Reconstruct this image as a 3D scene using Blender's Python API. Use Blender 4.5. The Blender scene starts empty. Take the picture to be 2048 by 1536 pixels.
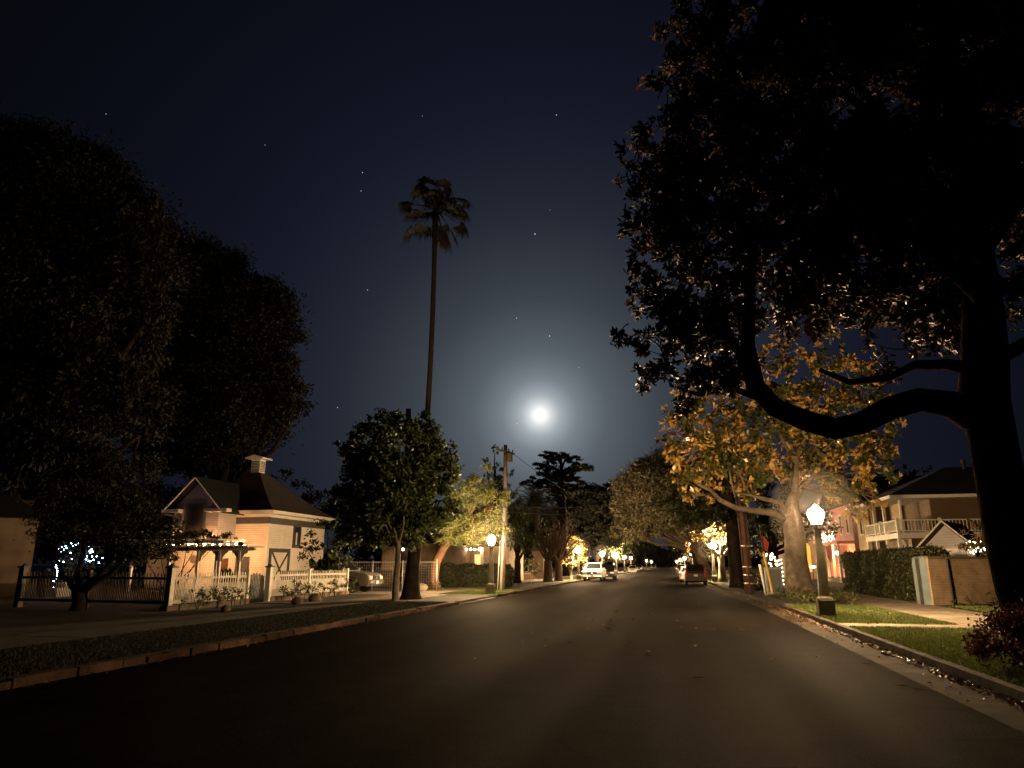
import bpy, bmesh, math, random
import numpy as np
from mathutils import Vector, Matrix

random.seed(11)
RNG = np.random.default_rng(5)
S = bpy.context.scene
COL = S.collection
R_ = math.radians
PI = math.pi

# ------------------------------------------------------------------ survey helpers (photo bearings -> metres)
F, EYE = 1400.0, 1.7
TH = math.atan(361 / F)
YAW = math.atan((1340 - 1024) * math.cos(TH) / F)

def ray(px, py):
    x = (px - 1024) / F; y = (768 - py) / F
    fw = math.cos(TH) - y * math.sin(TH); up = math.sin(TH) + y * math.cos(TH)
    return (x * math.cos(YAW) - fw * math.sin(YAW), x * math.sin(YAW) + fw * math.cos(YAW), up)

def at(px, py, Y):
    X, Yv, u = ray(px, py); t = Y / Yv
    return Vector((X * t, Y, EYE + u * t))

def mpp(p):                                   # metres per photo pixel at a point
    d = -p[0] * math.sin(YAW) + p[1] * math.cos(YAW)
    return d / 1446.0

# ------------------------------------------------------------------ materials
MATS = {}

def _nodes(name):
    m = bpy.data.materials.new(name); m.use_nodes = True
    nt = m.node_tree
    b = nt.nodes['Principled BSDF']
    return m, nt, b

def mat(name, c, rough=0.7, var=0.25, vscale=3.0, bump=0.0, bscale=20.0, metal=0.0, spec=0.5, dirt=0.0):
    m, nt, b = _nodes(name)
    N, L = nt.nodes, nt.links
    tc = N.new('ShaderNodeTexCoord')
    nz = N.new('ShaderNodeTexNoise'); nz.inputs['Scale'].default_value = vscale; nz.inputs['Detail'].default_value = 6
    L.new(tc.outputs['Object'], nz.inputs['Vector'])
    rp = N.new('ShaderNodeValToRGB')
    rp.color_ramp.elements[0].position = 0.3; rp.color_ramp.elements[1].position = 0.7
    lo = [x * (1 - var) for x in c]; hi = [min(1, x * (1 + var)) for x in c]
    rp.color_ramp.elements[0].color = (*lo, 1); rp.color_ramp.elements[1].color = (*hi, 1)
    L.new(nz.outputs['Fac'], rp.inputs['Fac'])
    out = rp.outputs['Color']
    if dirt:
        n2 = N.new('ShaderNodeTexNoise'); n2.inputs['Scale'].default_value = vscale * 0.23; n2.inputs['Detail'].default_value = 8
        L.new(tc.outputs['Object'], n2.inputs['Vector'])
        r2 = N.new('ShaderNodeValToRGB'); r2.color_ramp.elements[0].position = 0.42; r2.color_ramp.elements[1].position = 0.62
        k = 1 - dirt
        r2.color_ramp.elements[0].color = (k, k, k, 1); r2.color_ramp.elements[1].color = (1, 1, 1, 1)
        L.new(n2.outputs['Fac'], r2.inputs['Fac'])
        mx = N.new('ShaderNodeMix'); mx.data_type = 'RGBA'; mx.blend_type = 'MULTIPLY'; mx.inputs[0].default_value = 1
        L.new(out, mx.inputs[6]); L.new(r2.outputs['Color'], mx.inputs[7]); out = mx.outputs[2]
    L.new(out, b.inputs['Base Color'])
    b.inputs['Roughness'].default_value = rough; b.inputs['Metallic'].default_value = metal
    b.inputs['Specular IOR Level'].default_value = spec
    if bump:
        n3 = N.new('ShaderNodeTexNoise'); n3.inputs['Scale'].default_value = bscale; n3.inputs['Detail'].default_value = 5
        L.new(tc.outputs['Object'], n3.inputs['Vector'])
        bp = N.new('ShaderNodeBump'); bp.inputs['Strength'].default_value = bump; bp.inputs['Distance'].default_value = 0.03
        L.new(n3.outputs['Fac'], bp.inputs['Height']); L.new(bp.outputs['Normal'], b.inputs['Normal'])
    MATS[name] = m
    return m

def board_mat(name, c, pitch=0.13, rough=0.6, axis='Z', depth=0.6, var=0.08):
    """painted boards: a saw-tooth bump every `pitch` metres"""
    m = mat(name, c, rough, var, 2.0, dirt=0.12)
    nt = m.node_tree; N, L = nt.nodes, nt.links; b = N['Principled BSDF']
    tc = N.new('ShaderNodeTexCoord'); sp = N.new('ShaderNodeSeparateXYZ'); L.new(tc.outputs['Object'], sp.inputs[0])
    d = N.new('ShaderNodeMath'); d.operation = 'DIVIDE'; d.inputs[1].default_value = pitch; L.new(sp.outputs[axis], d.inputs[0])
    f = N.new('ShaderNodeMath'); f.operation = 'FRACT'; L.new(d.outputs[0], f.inputs[0])
    bp = N.new('ShaderNodeBump'); bp.inputs['Strength'].default_value = depth; bp.inputs['Distance'].default_value = 0.03; bp.invert = True
    L.new(f.outputs[0], bp.inputs['Height']); L.new(bp.outputs['Normal'], b.inputs['Normal'])
    # dark joint under each board
    r = N.new('ShaderNodeValToRGB'); r.color_ramp.elements[0].position = 0.0; r.color_ramp.elements[0].color = (.45, .45, .45, 1)
    r.color_ramp.elements[1].position = 0.14; r.color_ramp.elements[1].color = (1, 1, 1, 1); L.new(f.outputs[0], r.inputs[0])
    src = b.inputs['Base Color'].links[0].from_socket
    mx = N.new('ShaderNodeMix'); mx.data_type = 'RGBA'; mx.blend_type = 'MULTIPLY'; mx.inputs[0].default_value = 1
    L.new(src, mx.inputs[6]); L.new(r.outputs[0], mx.inputs[7]); L.new(mx.outputs[2], b.inputs['Base Color'])
    return m

def brick_mat(name, c1, c2, mortar, scale, w=0.4, h=0.1, axis='XZ'):
    m, nt, b = _nodes(name); N, L = nt.nodes, nt.links
    tc = N.new('ShaderNodeTexCoord'); sp = N.new('ShaderNodeSeparateXYZ'); L.new(tc.outputs['Object'], sp.inputs[0])
    ad = N.new('ShaderNodeMath'); ad.operation = 'ADD'; L.new(sp.outputs['X'], ad.inputs[0]); L.new(sp.outputs['Y'], ad.inputs[1])
    cb = N.new('ShaderNodeCombineXYZ'); L.new(ad.outputs[0], cb.inputs[0]); L.new(sp.outputs['Z'], cb.inputs[1])
    br = N.new('ShaderNodeTexBrick'); L.new(cb.outputs[0], br.inputs['Vector'])
    br.inputs['Scale'].default_value = scale; br.inputs['Brick Width'].default_value = w; br.inputs['Row Height'].default_value = h
    br.inputs['Mortar Size'].default_value = 0.012; br.inputs['Mortar Smooth'].default_value = 0.3
    br.inputs['Color1'].default_value = (*c1, 1); br.inputs['Color2'].default_value = (*c2, 1); br.inputs['Mortar'].default_value = (*mortar, 1)
    nz = N.new('ShaderNodeTexNoise'); nz.inputs['Scale'].default_value = 1.3; nz.inputs['Detail'].default_value = 8; L.new(tc.outputs['Object'], nz.inputs[0])
    rp = N.new('ShaderNodeValToRGB'); rp.color_ramp.elements[0].position = .35; rp.color_ramp.elements[0].color = (.55, .52, .48, 1)
    rp.color_ramp.elements[1].position = .65; rp.color_ramp.elements[1].color = (1, 1, 1, 1); L.new(nz.outputs['Fac'], rp.inputs[0])
    mx = N.new('ShaderNodeMix'); mx.data_type = 'RGBA'; mx.blend_type = 'MULTIPLY'; mx.inputs[0].default_value = .9
    L.new(br.outputs['Color'], mx.inputs[6]); L.new(rp.outputs[0], mx.inputs[7]); L.new(mx.outputs[2], b.inputs['Base Color'])
    bp = N.new('ShaderNodeBump'); bp.inputs['Strength'].default_value = .8; bp.inputs['Distance'].default_value = .015; bp.invert = True
    L.new(br.outputs['Fac'], bp.inputs['Height']); L.new(bp.outputs['Normal'], b.inputs['Normal'])
    b.inputs['Roughness'].default_value = .9
    MATS[name] = m
    return m

def leaf_mat(name, c1, c2, back=None, rough=0.5, trans=0.25):
    m, nt, b = _nodes(name); N, L = nt.nodes, nt.links
    g = N.new('ShaderNodeNewGeometry')
    rp = N.new('ShaderNodeValToRGB')
    rp.color_ramp.elements[0].color = (*c1, 1); rp.color_ramp.elements[1].color = (*c2, 1)
    L.new(g.outputs['Random Per Island'], rp.inputs[0]); col = rp.outputs[0]
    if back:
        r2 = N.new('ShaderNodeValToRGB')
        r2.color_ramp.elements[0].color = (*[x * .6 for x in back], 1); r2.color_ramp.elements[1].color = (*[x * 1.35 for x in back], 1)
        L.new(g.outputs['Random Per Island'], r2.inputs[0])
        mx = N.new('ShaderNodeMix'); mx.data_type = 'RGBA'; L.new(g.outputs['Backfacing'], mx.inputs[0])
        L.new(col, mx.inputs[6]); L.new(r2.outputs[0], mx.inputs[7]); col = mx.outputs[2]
    L.new(col, b.inputs['Base Color']); b.inputs['Roughness'].default_value = rough
    if trans:
        t = N.new('ShaderNodeBsdfTranslucent'); L.new(col, t.inputs['Color'])
        ms = N.new('ShaderNodeMixShader'); ms.inputs[0].default_value = trans
        L.new(b.outputs[0], ms.inputs[1]); L.new(t.outputs[0], ms.inputs[2])
        L.new(ms.outputs[0], N['Material Output'].inputs['Surface'])
    MATS[name] = m
    return m

def glow(name, c, s):
    m, nt, b = _nodes(name)
    b.inputs['Base Color'].default_value = (*c, 1)
    b.inputs['Emission Color'].default_value = (*c, 1); b.inputs['Emission Strength'].default_value = s
    MATS[name] = m
    return m

LAMP_S = 3500
DENS = 7.0
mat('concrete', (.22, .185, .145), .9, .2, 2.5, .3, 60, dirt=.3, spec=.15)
mat('dim_concrete', (.055, .046, .036), .9, .3, 2.0, .3, 60, dirt=.4)  # concrete copy darkened to put dim light into its colour
mat('gutter_concrete', (.045, .036, .027), .9, .4, 3.0, .4, 40, dirt=.6, spec=.03)
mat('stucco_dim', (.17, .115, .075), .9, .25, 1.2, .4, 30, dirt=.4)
mat('fence_shade', (.20, .17, .14), .8, .2, 5, .2, 30, dirt=.4)  # shaded copy of the fence paint, the dimness is in the colour
mat('curb_stone', (.085, .05, .034), .95, .5, 2.0, .9, 12, dirt=.6, spec=.1)
mat('curb_concrete', (.075, .062, .048), .9, .3, 3.0, .4, 40, dirt=.5, spec=.05)
mat('dirt', (.018, .013, .009), .95, .4, 1.5, .6, 15)
mat('lawn', (.035, .05, .012), .95, .4, 2.0, .8, 40, dirt=.35)
mat('yard', (.018, .016, .008), .95, .4, .6, .7, 20)
mat('lamp_iron', (.13, .12, .085), .55, .2, 6, .2, 30)
mat('lamp_plinth', (.13, .115, .09), .85, .3, 5, .4, 30)
mat('bark_dark', (.024, .019, .015), 1.0, .45, 3, 1.0, 9, spec=.05)
mat('bark_grey', (.17, .135, .10), .9, .4, 3.5, 1.0, 7, dirt=.35)
mat('bark_pale', (.36, .31, .24), .85, .2, 3, .5, 10)
mat('bark_red', (.13, .065, .038), .9, .3, 3, .7, 10)
mat('bark_palm', (.024, .016, .011), .95, .3, 1.2, .8, 5)
mat('pole_wood', (.075, .036, .023), .9, .35, 4, .5, 20)
mat('pole_grey', (.11, .075, .055), .9, .3, 4, .5, 20)
mat('galvanised', (.52, .50, .46), .45, .12, 6, metal=.5)
mat('white_paint', (.72, .69, .62), .55, .1, 4, .1, 30)
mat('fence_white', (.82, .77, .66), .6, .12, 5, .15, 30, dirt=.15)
mat('trim_grey', (.075, .078, .085), .6, .15, 4)
mat('shingle', (.032, .021, .016), .9, .35, 6, .8, 14)
mat('shingle_black', (.009, .009, .010), .9, .3, 6, .6, 14)
mat('rubber', (.012, .012, .013), .8, .2, 8)
mat('chrome', (.62, .62, .62), .22, .05, 4, metal=.9)
mat('black_plastic', (.02, .02, .022), .5, .2, 5)
mat('stone', (.16, .12, .09), .9, .4, 3, .8, 7, dirt=.3)
mat('wire_black', (.006, .005, .005), .9, .1, 5, spec=.05)
mat('iron_black', (.02, .02, .02), .6, .2, 5)
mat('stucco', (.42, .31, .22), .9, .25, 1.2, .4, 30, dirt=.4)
board_mat('clapboard', (.88, .79, .68), .14)
board_mat('gable_boards', (.50, .46, .47), .14)
board_mat('pink_boards', (.62, .24, .21), .15)
board_mat('shaded_boards', (.13, .08, .042), .16)  # house boards on the shaded side, shade put into the colour
board_mat('lamplit_boards', (.36, .26, .10), .16)  # same boards facing the street lamps, lamplight put into the colour
brick_mat('pale_brick', (.50, .35, .22), (.42, .28, .165), (.52, .40, .28), 1.0, .42, .105)
brick_mat('field_stone', (.12, .08, .055), (.07, .05, .035), (.05, .04, .03), 1.0, .5, .22)
glow('lamp_glow', (1.0, .64, .31), LAMP_S)
glow('warm_bulb', (1.0, .46, .17), 800)
glow('blue_bulb', (.35, .55, 1.0), 60)
glow('white_bulb', (1.0, .74, .50), 16)
glow('moon_glow', (1.0, .97, .93), 60)
glow('star_glow', (.85, .92, 1.0), 1.2)
glow('porch_bulb', (1.0, .66, .36), 150)
glow('lit_window', (1.0, .50, .17), 1.6)
glow('lit_doorway', (1.0, .50, .08), .55)

hm = bpy.data.materials.new('lamp_glow_haze'); hm.use_nodes = True; n_ = hm.node_tree  # scattering volume added round the globes to imitate lens glow
n_.nodes.remove(n_.nodes['Principled BSDF']); vs_ = n_.nodes.new('ShaderNodeVolumeScatter'); vs_.inputs['Density'].default_value = .0024; vs_.inputs['Anisotropy'].default_value = 0
vs_.inputs['Color'].default_value = (1, .93, .82, 1); n_.links.new(vs_.outputs[0], n_.nodes['Material Output'].inputs['Volume']); MATS['lamp_glow_haze'] = hm

def asphalt():
    m = mat('asphalt', (.0100, .0082, .0068), .8, .3, 1.6, .55, 90, dirt=.3, spec=0.0035)
    nt = m.node_tree; N, L = nt.nodes, nt.links; b = N['Principled BSDF']
    # cracks: warped cell edges, only where a large noise lets them through; long tyre-worn bands
    t0 = N.new('ShaderNodeTexCoord'); n0 = N.new('ShaderNodeTexNoise'); n0.inputs['Scale'].default_value = 1.1; L.new(t0.outputs['Object'], n0.inputs[0])
    va = N.new('ShaderNodeVectorMath'); va.operation = 'ADD'; L.new(t0.outputs['Object'], va.inputs[0]); L.new(n0.outputs['Color'], va.inputs[1])
    vo = N.new('ShaderNodeTexVoronoi'); vo.feature = 'DISTANCE_TO_EDGE'; vo.inputs['Scale'].default_value = .42; L.new(va.outputs[0], vo.inputs[0])
    r0 = N.new('ShaderNodeValToRGB'); r0.color_ramp.elements[0].position = .004; r0.color_ramp.elements[0].color = (.35, .35, .35, 1); r0.color_ramp.elements[1].position = .014; r0.color_ramp.elements[1].color = (1, 1, 1, 1)
    L.new(vo.outputs['Distance'], r0.inputs[0])
    gm = N.new('ShaderNodeMapping'); gm.inputs['Scale'].default_value = (.55, .02, 1); L.new(t0.outputs['Object'], gm.inputs[0])
    g0_ = N.new('ShaderNodeTexNoise'); g0_.inputs['Scale'].default_value = 1.0; g0_.inputs['Detail'].default_value = 3; L.new(gm.outputs[0], g0_.inputs[0])
    g1_ = N.new('ShaderNodeMapRange'); g1_.inputs['From Min'].default_value = .35; g1_.inputs['From Max'].default_value = .65; g1_.inputs['To Min'].default_value = .7; g1_.inputs['To Max'].default_value = 1.25; L.new(g0_.outputs['Fac'], g1_.inputs[0])
    fine = N.new('ShaderNodeTexNoise'); fine.inputs['Scale'].default_value = 26; fine.inputs['Detail'].default_value = 2; L.new(t0.outputs['Object'], fine.inputs[0])
    f1 = N.new('ShaderNodeMapRange'); f1.inputs['From Min'].default_value = .3; f1.inputs['From Max'].default_value = .7; f1.inputs['To Min'].default_value = .3; f1.inputs['To Max'].default_value = 1.75; L.new(fine.outputs['Fac'], f1.inputs[0])
    k1 = N.new('ShaderNodeMath'); k1.operation = 'MULTIPLY'; L.new(g1_.outputs[0], k1.inputs[0]); L.new(f1.outputs[0], k1.inputs[1])
    src = b.inputs['Base Color'].links[0].from_socket
    m1 = N.new('ShaderNodeVectorMath'); m1.operation = 'MULTIPLY'; L.new(src, m1.inputs[0]); L.new(r0.outputs[0], m1.inputs[1])
    m2 = N.new('ShaderNodeVectorMath'); m2.operation = 'SCALE'; L.new(m1.outputs[0], m2.inputs[0]); L.new(k1.outputs[0], m2.inputs['Scale']); L.new(m2.outputs[0], b.inputs['Base Color'])
    tc = N.new('ShaderNodeTexCoord'); mp = N.new('ShaderNodeMapping'); mp.inputs['Scale'].default_value = (1.2, .04, 1)
    L.new(tc.outputs['Object'], mp.inputs[0])
    nz = N.new('ShaderNodeTexNoise'); nz.inputs['Scale'].default_value = .8; nz.inputs['Detail'].default_value = 4; L.new(mp.outputs[0], nz.inputs[0])
    mr = N.new('ShaderNodeMapRange'); mr.inputs['From Min'].default_value = .3; mr.inputs['From Max'].default_value = .7
    mr.inputs['To Min'].default_value = .68; mr.inputs['To Max'].default_value = .88
    L.new(nz.outputs['Fac'], mr.inputs[0]); L.new(mr.outputs[0], b.inputs['Roughness'])
    return m
asphalt()

def wet():
    m = mat('gutter_water', (.02, .017, .014), .10, .3, 3, 1.0, 5, spec=.8)
    [n for n in m.node_tree.nodes if n.type == 'BUMP'][0].inputs['Distance'].default_value = .35
    return m
wet()

# ------------------------------------------------------------------ mesh builder
class MB:
    def __init__(s): s.v = []; s.f = []
    def add(s, vs, fs):
        o = len(s.v); s.v += [tuple(p) for p in vs]; s.f += [tuple(o + i for i in f) for f in fs]; return s
    def box(s, x0, x1, y0, y1, z0, z1):
        return s.add([(x0, y0, z0), (x1, y0, z0), (x1, y1, z0), (x0, y1, z0), (x0, y0, z1), (x1, y0, z1), (x1, y1, z1), (x0, y1, z1)],
                     [(0, 3, 2, 1), (4, 5, 6, 7), (0, 1, 5, 4), (1, 2, 6, 5), (2, 3, 7, 6), (3, 0, 4, 7)])
    def bar(s, a, b, w, h=None, up=(0, 0, 1)):
        h = h or w; a = Vector(a); b = Vector(b); d = (b - a).normalized(); u = Vector(up)
        if abs(d.dot(u)) > .95: u = Vector((0, 1, 0))
        x = d.cross(u).normalized(); y = x.cross(d).normalized(); q = []
        for p in (a, b):
            for (i, j) in ((-1, -1), (1, -1), (1, 1), (-1, 1)): q.append(p + x * (i * w / 2) + y * (j * h / 2))
        return s.add(q, [(0, 1, 2, 3), (7, 6, 5, 4), (0, 4, 5, 1), (1, 5, 6, 2), (2, 6, 7, 3), (3, 7, 4, 0)])
    def tube(s, pts, rad, n=8, cap=True, wob=0.0):
        pts = [Vector(p) for p in pts]; o = len(s.v); k = len(pts)
        if not hasattr(rad, '__len__'): rad = [rad] * k
        ref = None
        for i, p in enumerate(pts):
            d = (pts[min(i + 1, k - 1)] - pts[max(i - 1, 0)])
            d = d.normalized() if d.length > 1e-6 else Vector((0, 0, 1))
            if ref is None:
                ref = d.cross(Vector((0.3, 1, 0.1))); ref = ref.normalized() if ref.length > .05 else Vector((1, 0, 0))
            x = (ref - d * ref.dot(d)).normalized(); ref = x; y = d.cross(x)
            for j in range(n):
                a = 2 * PI * j / n; r = rad[i] * (1 + (wob * random.uniform(-1, 1) if wob else 0))
                s.v.append(tuple(p + (x * math.cos(a) + y * math.sin(a)) * r))
        for i in range(k - 1):
            for j in range(n):
                j2 = (j + 1) % n
                s.f.append((o + i * n + j, o + i * n + j2, o + (i + 1) * n + j2, o + (i + 1) * n + j))
        if cap:
            s.f.append(tuple(o + j for j in reversed(range(n)))); s.f.append(tuple(o + (k - 1) * n + j for j in range(n)))
        return s
    def lathe(s, prof, c=(0, 0, 0), n=16):
        o = len(s.v); k = len(prof)
        for r, z in prof:
            for j in range(n):
                a = 2 * PI * (j + .5) / n; s.v.append((c[0] + r * math.cos(a), c[1] + r * math.sin(a), c[2] + z))
        for i in range(k - 1):
            for j in range(n):
                j2 = (j + 1) % n; s.f.append((o + i * n + j, o + i * n + j2, o + (i + 1) * n + j2, o + (i + 1) * n + j))
        s.f.append(tuple(o + j for j in reversed(range(n)))); s.f.append(tuple(o + (k - 1) * n + j for j in range(n)))
        return s
    def prism(s, poly, axis, a, b):
        """poly: 2-D outline; axis 'x': (y,z) extruded along x, 'y': (x,z) along y, 'z': (x,y) along z"""
        def P(u, v, t): return {'x': (t, u, v), 'y': (u, t, v), 'z': (u, v, t)}[axis]
        n = len(poly)
        vs = [P(u, v, a) for u, v in poly] + [P(u, v, b) for u, v in poly]
        return s.add(vs, [tuple(reversed(range(n))), tuple(range(n, 2 * n))] + [(i, (i + 1) % n, n + (i + 1) % n, n + i) for i in range(n)])
    def ball(s, c, r, n=8, m=6, sq=(1, 1, 1), jit=0.0):
        prof = []; o = len(s.v)
        for i in range(m + 1):
            t = PI * i / m
            for j in range(n):
                a = 2 * PI * j / n; rr = r * (1 + jit * random.uniform(-1, 1))
                s.v.append((c[0] + rr * sq[0] * math.sin(t) * math.cos(a), c[1] + rr * sq[1] * math.sin(t) * math.sin(a), c[2] - rr * sq[2] * math.cos(t)))
        for i in range(m):
            for j in range(n):
                j2 = (j + 1) % n; s.f.append((o + i * n + j, o + i * n + j2, o + (i + 1) * n + j2, o + (i + 1) * n + j))
        return s
    def build(s, name, m, parent=None, smooth=False, local=False, bevel=0.0, label=None):
        me = bpy.data.meshes.new(name)
        off = Vector((0, 0, 0))
        if parent is not None and not local:
            p = parent
            while p is not None: off += p.location; p = p.parent
        me.from_pydata([(a - off.x, b - off.y, c - off.z) for a, b, c in s.v], [], s.f)
        bm = bmesh.new(); bm.from_mesh(me)
        bmesh.ops.recalc_face_normals(bm, faces=bm.faces)
        if bevel:
            bmesh.ops.bevel(bm, geom=[e for e in bm.edges if len(e.link_faces) == 2 and e.calc_face_angle(0) > .5], offset=bevel, segments=2, affect='EDGES', profile=.6)
        bm.to_mesh(me); bm.free()
        me.materials.append(MATS[m])
        if smooth: me.polygons.foreach_set('use_smooth', [True] * len(me.polygons))
        o = bpy.data.objects.new(name, me); COL.objects.link(o)
        if parent is not None: o.parent = parent
        if label: o['label'] = label
        return o

def thing(name, label, cat, loc=(0, 0, 0), rz=0.0, group=None):
    o = bpy.data.objects.new(name, None); COL.objects.link(o); o.location = loc; o.rotation_euler = (0, 0, rz)
    o.empty_display_size = .2
    return tag(o, label, cat, group)

def tag(o, label, cat, group=None):
    o['label'] = label; o['category'] = cat
    if group: o['group'] = group
    return o

def struct(o, kind='structure'):
    o['kind'] = kind; return o

def copy_tree(o, parent=None):
    c = o.copy(); COL.objects.link(c)
    if parent is not None: c.parent = parent
    for ch in list(o.children): copy_tree(ch, c)
    return c

# ------------------------------------------------------------------ foliage
def leaf_mesh(name, C, A, Nn, L, W, m, parent, fold=.25, off=None):
    """C centres, A leaf axes, Nn leaf normals (N,3); one folded 4-vertex leaf each"""
    n = len(C)
    L = np.asarray(L).reshape(-1, 1) * np.ones((n, 1)); W = np.asarray(W).reshape(-1, 1) * np.ones((n, 1))
    A = A / np.linalg.norm(A, axis=1, keepdims=True)
    B = np.cross(A, Nn); B /= np.linalg.norm(B, axis=1, keepdims=True) + 1e-9
    Nn = np.cross(B, A)
    V = np.empty((n, 4, 3))
    V[:, 0] = C - A * L * .5
    V[:, 1] = C + B * W * .5 + Nn * W * fold + A * L * .05
    V[:, 2] = C + A * L * .5 - Nn * L * .08
    V[:, 3] = C - B * W * .5 + Nn * W * fold + A * L * .05
    V = V.reshape(-1, 3)
    o0 = Vector(parent.location) if parent is not None else Vector((0, 0, 0))
    V -= np.array(o0)
    me = bpy.data.meshes.new(name)
    me.vertices.add(n * 4); me.loops.add(n * 4); me.polygons.add(n)
    me.vertices.foreach_set('co', V.astype(np.float32).ravel())
    me.loops.foreach_set('vertex_index', np.arange(n * 4, dtype=np.int32))
    me.polygons.foreach_set('loop_start', np.arange(0, n * 4, 4, dtype=np.int32))
    me.update(calc_edges=True)
    me.materials.append(MATS[m])
    o = bpy.data.objects.new(name, me); COL.objects.link(o)
    if parent is not None: o.parent = parent
    return o

def rand_dirs(n):
    d = RNG.normal(size=(n, 3)); return d / np.linalg.norm(d, axis=1, keepdims=True)

def sub_blobs(clumps, dens):
    """clumps: (cx,cy,cz,rx,ry,rz) -> list of small leaf blobs on their shells (centre, radius, outward)"""
    out = []
    for (cx, cy, cz, rx, ry, rz) in clumps:
        k = max(5, int(1.6 * dens * (rx * ry * rz) ** (2 / 3)))
        d = rand_dirs(k); rr = RNG.uniform(.45, 1.02, size=(k, 1)) ** .7
        c = np.array([cx, cy, cz]) + d * rr * np.array([rx, ry, rz])
        r = RNG.uniform(.16, .34, size=k) * (rx * ry * rz) ** (1 / 3)
        for i in range(k): out.append((c[i], r[i], d[i]))
    return out

def scatter(blobs, per, flat=.75, droop=0.0):
    Cs, As, Ns = [], [], []
    for c, r, d in blobs:
        k = max(6, int(DENS * per * r * r))
        p = RNG.normal(size=(k, 3)) * np.array([1, 1, flat]) * r * .55
        Cs.append(c + p)
        a = rand_dirs(k) + .5 * d + .3 * p / (r + 1e-6); a[:, 2] -= droop; As.append(a)
        nn = rand_dirs(k) * .8 + .4 * d; nn[:, 2] += .5; Ns.append(nn)
    return np.concatenate(Cs), np.concatenate(As), np.concatenate(Ns)

def rosettes(blobs, per, k=6, L=.28):
    Cs, As, Ns = [], [], []
    for c, r, d in blobs:
        q = max(3, int(DENS * per * r * r))
        p = c + RNG.normal(size=(q, 3)) * r * .55
        ax = rand_dirs(q) * .6 + d * .7 + np.array([0, 0, .35]); ax /= np.linalg.norm(ax, axis=1, keepdims=True)
        for i in range(k):
            t = rand_dirs(q); t -= ax * (t * ax).sum(1, keepdims=True); t /= np.linalg.norm(t, axis=1, keepdims=True) + 1e-9
            sp = RNG.uniform(.15, .9, size=(q, 1))
            a = t + ax * sp
            a /= np.linalg.norm(a, axis=1, keepdims=True)
            Cs.append(p + a * L * .55); As.append(a); Ns.append(ax - a * (a * ax).sum(1, keepdims=True) + 1e-3)
    return np.concatenate(Cs), np.concatenate(As), np.concatenate(Ns)

def curve(a, b, bow=(0, 0, 0), n=6, jit=0.0):
    a, b, w = Vector(a), Vector(b), Vector(bow); out = []
    for i in range(n):
        t = i / (n - 1); p = a.lerp(b, t) + w * (4 * t * (1 - t))
        if 0 < i < n - 1 and jit: p += Vector((random.uniform(-jit, jit), random.uniform(-jit, jit), random.uniform(-jit, jit)))
        out.append(p)
    return out

def pxclump(px, py, rx, ry, Y, deep=1.0):
    p = at(px, py, Y); k = mpp(p)
    return (p.x, p.y, p.z, rx * k, rx * k * deep, ry * k)

def tree(name, label, cat, base, clumps, trunk_r, bark, leaf, dens=3.0, per=60, L=.2, W=.08, group=None, fork=.45,
         style='scatter', twigs=0, droop=0.0, flat=.75, trunk_mb=None, limb=True, wob=.06):
    base = Vector(base)
    root = thing(name, label, cat, base, group=group)
    mb = trunk_mb or MB()
    zc = min(c[2] for c in clumps)
    blobs = sub_blobs(clumps, dens)
    if trunk_mb is None:
        cx = sum(c[0] for c in clumps) / len(clumps); cy = sum(c[1] for c in clumps) / len(clumps)
        h = max(.8, (zc - base.z) * fork + .6)
        top = base + Vector(((cx - base.x) * .25, (cy - base.y) * .25, h))
        pts = curve(base - Vector((0, 0, .1)), top, (random.uniform(-.1, .1) * h * .3, 0, 0), 7, h * .012)
        rad = [trunk_r * k for k in (1.45, 1.12, 1.0, .95, .9, .87, .85)]
        mb.tube(pts, rad, 12, wob=wob)
        if limb:
            for c in clumps:
                e = Vector(c[:3]); rl = trunk_r * .5
                q = curve(top - Vector((0, 0, .15)), e, (0, 0, -abs(e.z - top.z) * .12), 7, .12 * trunk_r * 3)
                mb.tube(q, [rl * (1 - .8 * i / 6) for i in range(7)], 7, wob=wob)
    if twigs:
        for c in clumps:
            mine = [b for b in blobs if (Vector(b[0]) - Vector(c[:3])).length < max(c[3:]) * 1.1]
            random.shuffle(mine)
            for b in mine[:twigs]:
                q = curve(Vector(c[:3]) + Vector((random.uniform(-.3, .3), random.uniform(-.3, .3), random.uniform(-.3, .3))), Vector(b[0]), (0, 0, random.uniform(-.2, .1)), 5, .08)
                mb.tube(q, [trunk_r * .13 * (1 - .7 * i / 4) for i in range(5)], 5)
    mb.build('trunk', bark, root, smooth=True)
    if style == 'rosette': C, A, Nn = rosettes(blobs, per, L=L)
    else: C, A, Nn = scatter(blobs, per, flat, droop)
    n = len(C)
    leaf_mesh('crown', C, A, Nn, L * RNG.uniform(.65, 1.3, n), W * RNG.uniform(.7, 1.25, n), leaf, root)
    return root

leaf_mat('leaf_dark', (.022, .030, .010), (.055, .062, .020), rough=.6)
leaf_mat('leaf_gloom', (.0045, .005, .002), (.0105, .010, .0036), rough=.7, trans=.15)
leaf_mat('leaf_olive', (.045, .050, .014), (.10, .105, .030), rough=.55)
leaf_mat('leaf_green', (.035, .055, .014), (.085, .11, .030), rough=.55)
leaf_mat('leaf_pale', (.10, .12, .035), (.19, .20, .07), rough=.6)
leaf_mat('leaf_magnolia', (.010, .018, .006), (.028, .042, .012), back=(.050, .020, .006), rough=.5, trans=.05); MATS['leaf_magnolia'].node_tree.nodes['Principled BSDF'].inputs['Specular IOR Level'].default_value = .2
leaf_mat('leaf_gold', (.03, .045, .01), (.11, .085, .02), back=(.17, .095, .026), rough=.32, trans=.2)
leaf_mat('leaf_lit', (.025, .04, .010), (.10, .11, .022), back=(.54, .34, .09), rough=.3, trans=.1)
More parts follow.
